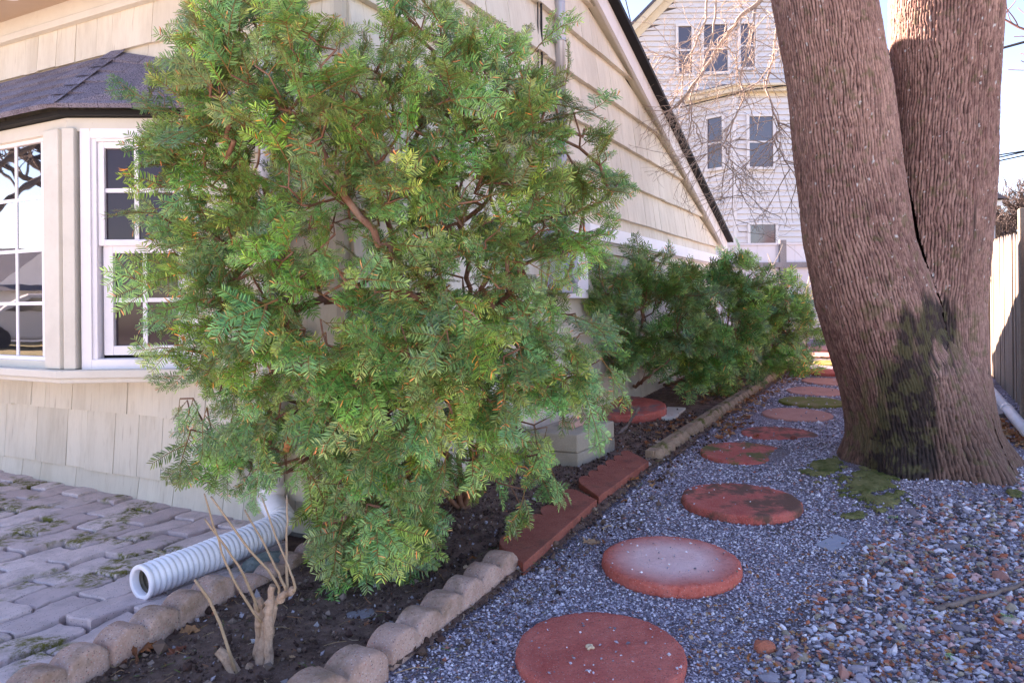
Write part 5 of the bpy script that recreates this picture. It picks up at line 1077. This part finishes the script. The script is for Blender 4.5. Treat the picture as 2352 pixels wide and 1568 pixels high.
def far_house():
    Yh = 30.; k = Yh/F; q = lambda x, y, d=0: P(x, y, Yh)+np.array((0, d, 0)); th = thing('distant_house', 'distant pale house with a steep brown roof, glimpsed between the trunk and the wooden fence', 'house', q(2270, 640))
    m = MB(); m.prism([q(2150, 640), q(2286, 640), q(2286, 470), q(2150, 470)], (0, 6, 0)); m.build('wall', paint('pale_siding', (.5, .5, .55), .6, .1), th)
    m = MB(); m.prism([q(2130, 472), q(2302, 472), q(2302, 460), q(2130, 460)], (0, 6.3, 0)); m.build('eave', M['white'], th)
    m = MB(); a = [q(2130, 458, -.3), q(2304, 458, -.3), q(2304, 458, 6.6), q(2130, 458, 6.6)]; t = [q(2170, 300, 3), q(2240, 330, 3)]; m.add(a+t, [(0, 1, 5, 4), (1, 2, 5), (2, 3, 4, 5), (3, 0, 4)]); m.build('roof', gritty('brown_roof', (.16, .11, .10), (.24, .17, .15), 2), th)
far_house()
# ================================================================== BARE TREES, WIRES
def bare_tree(name, label, base, h, seed, mat, r=.2, lean=(0, 0), lv=4, group=None, spread=.75, twig=.004, start=.35):
    rg = random.Random(seed); th = thing(name, label, 'tree', base, group); mt, mc = MB(), MB()
    def grow(p, d, ln, r_, l):
        n = 6; pts = [p]; dd = Vector(d)
        for i in range(n):
            dd = (dd+Vector((rg.gauss(0, .12), rg.gauss(0, .12), rg.gauss(.03, .08)))).normalized(); pts.append(pts[-1]+dd*ln/n)
        (mt if l == lv else mc).tube([tuple(q) for q in pts], [max(r_*(1-.45*i/n), twig) for i in range(n+1)], 10 if l == lv else (5 if l > 1 else 3), False)
        if l == 0: return
        for i in range(2, n+1):
            for _ in range(2 if (l > 1 or i > 3) else 1):
                if l == lv and i/n < start: continue
                a = rg.uniform(0, 6.28); e = (dd*.8+Vector((math.cos(a), math.sin(a), rg.uniform(-.1, .6)))*spread).normalized(); grow(pts[i], e, ln*rg.uniform(.42, .68), r_*(1-.45*i/n)*.55, l-1)
    grow(Vector(base)-Vector((0, 0, .1)), Vector((lean[0], lean[1], 1)).normalized(), h*.55, r, lv)
    mt.build('trunk', mat, th, smooth_=True); mc.build('crown', mat, th, smooth_=True)
M['darkbark'] = gritty('dark_bark', (.10, .075, .07), (.17, .13, .12), 3, bs=30); M['purplebark'] = gritty('reddish_bark', (.16, .085, .08), (.24, .14, .13), 3, bs=30)
q = lambda x, Y: (P(x, 640, Y)[0], Y, .55)
bare_tree('bare_tree', 'bare leafless tree seen between the two roofs at the top of the photo', q(1440, 42), 15.5, 5, M['darkbark'], .3, lv=4, group='bare trees in the distance', twig=.016)
bare_tree('bare_tree', 'bare bushy tree above the wooden fence at the right edge', q(2330, 36), 6.6, 9, M['darkbark'], .16, lv=4, group='bare trees in the distance', twig=.013, start=.1)
bare_tree('bare_tree', 'thick reddish leaning trunk behind the wooden fence at the right edge', (P(2312, 560, 12)[0], 12, .5), 8, 3, M['purplebark'], .28, (.42, 0), lv=3, group='bare trees in the distance', twig=.01, start=.7)
def wire(label, pts, r, grp='overhead wires in the sky'):
    m = MB(); m.tube(pts, r, 5); tag(m.build('overhead_wire', M['black'], None, pts[0]), label, 'wire', grp)
wire('thick single overhead wire, highest one in the sky at the right edge', [P(2180, 140, 16), P(2283, 116, 16), P(2352, 97, 15.6), P(2480, 55, 15)], .028)
for i, (ya, yb, lb) in enumerate(((360, 347, 'uppermost of the three parallel overhead wires right of the trunk'), (367, 349, 'middle one of the three parallel overhead wires right of the trunk'), (375, 357, 'lowest of the three parallel overhead wires right of the trunk'))):
    wire(lb, [P(2150, ya+18, 21), P(2270, ya, 21), P(2352, yb, 20.6), P(2480, yb-24, 20)], .02)
th = thing('service_wire', 'thin service wire with insulators running down to the edge of the gable roof', 'wire', Wg(4.1, 2.75)); m = MB()
m.tube([P(1420, -60, 7), P(1438, 5, 6.8), P(1460, 100, 6.5), P(1476, 165, 6.3), P(1482, 205, 6.2)], .006, 5); m.build('wire', M['black'], th)
m = MB(); pz = P(1472, 145, 6.35)
for dx, dy, L_ in ((-12, 8, 22), (10, -4, 20), (0, 20, 10), (6, 62, 10)): a = P(1472+dx-L_*.5, 145+dy+3, 6.35); b = P(1472+dx+L_*.5, 145+dy-4, 6.35); m.tube([a, (a+b)/2+Z*.01, b], [.008, .014, .008], 6)
m.tube([P(1470, 100, 6.4), P(1466, 140, 6.4), P(1476, 180, 6.3)], .008, 5); m.build('insulator', M['black'], th)
# ================================================================== ACROSS THE STREET (seen mirrored in the bay window)
def street():
    c = np.array((-27., 2.6, 0)); th = thing('street_house', 'white house with a dark roof across the street, seen only mirrored in the picture window', 'house', c)
    m = MB(); m.box(c+[0, 0, .6], (3, 0, 0), (0, 5, 0), (0, 0, 1.1)); m.add([c+[3.05, -2.4, 1.7], c+[3.05, .9, 1.7], c+[3.05, -.75, 3.1], c+[0, -.75, 3.1]], [(0, 1, 2)]); m.build('wall', M['white'], th)
    m = MB(); m.add([c+[3.5, -5.4, 1.55], c+[3.5, 5.4, 1.55], c+[0, 5.4, 3.0], c+[0, -5.4, 3.0]], [(0, 1, 2, 3)]); m.build('roof', M['roof2'], th)
    for y in (-3.2, -1, 1.6, 3.4): m = MB(); m.box(c+[3.02, y, .9], (.03, 0, 0), (0, .35, 0), (0, 0, .4)); m.build('window', M['farglass'], th)
    c = np.array((-20., 2.2, 0)); th = thing('parked_car', 'silver car parked across the street, seen only mirrored in the picture window', 'car', c); m = MB()
    pr = [(-2.1, .3), (-2.1, .75), (-1.7, .9), (-1.2, 1.35), (.7, 1.4), (1.3, .95), (2.1, .85), (2.15, .3)]; m.prism([c+[-.8, y, z] for y, z in pr], (1.6, 0, 0)); m.build('body', paint('car_silver', (.5, .48, .5), .25, .05), th, bevel=.08)
    m = MB(); m.prism([c+[-.82, y, z] for y, z in ((-1.1, .95), (-.95, 1.28), (.6, 1.3), (1.1, .98))], (1.64, 0, 0)); m.build('windows', M['farglass'], th)
    for s in (-1.3, 1.35):
        for x in (-.85, .65): m = MB(); m.tube([c+[x, s, .32], c+[x+.2, s, .32]], .33, 16); m.build('wheel', M['black'], th)
    g_ = np.array([(-60., -20, .12), (-17, -20, .06), (-17, 24, .06), (-60, 24, .12)]); o = mk('lawn', g_, [(0, 1, 2, 3)], gritty('dry_lawn', (.24, .17, .05), (.16, .14, .04), 1, bs=20), None, (0, 0, 0)); o['kind'] = 'structure'
    bare_tree('bare_tree', 'big bare street tree seen only mirrored in the picture window', (-16.5, 1.0, 0), 12, 17, M['darkbark'], .34, (.0, .25), lv=4, group='bare trees in the distance', twig=.01, start=.15)
    bare_tree('bare_tree', 'smaller bare street tree seen only mirrored in the picture window', (-14, 4.4, 0), 9, 23, M['darkbark'], .14, lv=3, group='bare trees in the distance', twig=.012, start=.1)
street()
g_ = np.array([(-16, -16, .03), (9, -16, .03), (9, 1.0, .03), (-16, 1.0, .03)]); o = mk('bounce_sheet', g_, [(0, 1, 2, 3)], gritty('bounce_concrete', (.55, .50, .43), (.62, .57, .50), 1, bs=40), None, (0, 0, 0)); o['kind'] = 'structure'  # pale sheet added out of view to bounce sunlight onto the shaded side
# ================================================================== LIGHT
SUN = np.array((-.749, .663)); EL = R(26)
w = bpy.data.worlds.new('World'); scene.world = w; w.use_nodes = True; nt = w.node_tree; bg = nt.nodes['Background']; sk = nt.nodes.new('ShaderNodeTexSky'); sk.sky_type = 'NISHITA'; sk.sun_disc = False
sk.sun_elevation = EL; sk.sun_rotation = math.atan2(SUN[0], SUN[1]); sk.air_density = 1.0; sk.dust_density = .25; sk.ozone_density = 2.0; nt.links.new(sk.outputs[0], bg.inputs[0]); bg.inputs[1].default_value = .058; sk.altitude = 800
sl = bpy.data.lights.new('sun', 'SUN'); sl.energy = 5.0; sl.angle = R(.53); sl.color = (1, .88, .72); so = bpy.data.objects.new('sun', sl); COL.objects.link(so)
so.rotation_euler = Vector((SUN[0]*math.cos(EL), SUN[1]*math.cos(EL), math.sin(EL))).to_track_quat('Z', 'Y').to_euler(); so.location = (-6, 6, 8)
scene.view_settings.view_transform = 'Standard'; scene.view_settings.look = 'None'; scene.view_settings.exposure = 3.1; scene.view_settings.gamma = 1
scene.cycles.max_bounces = 8; scene.cycles.use_denoising = True
scene.view_settings.use_white_balance = True; scene.view_settings.white_balance_temperature = 7100; scene.view_settings.white_balance_tint = 29
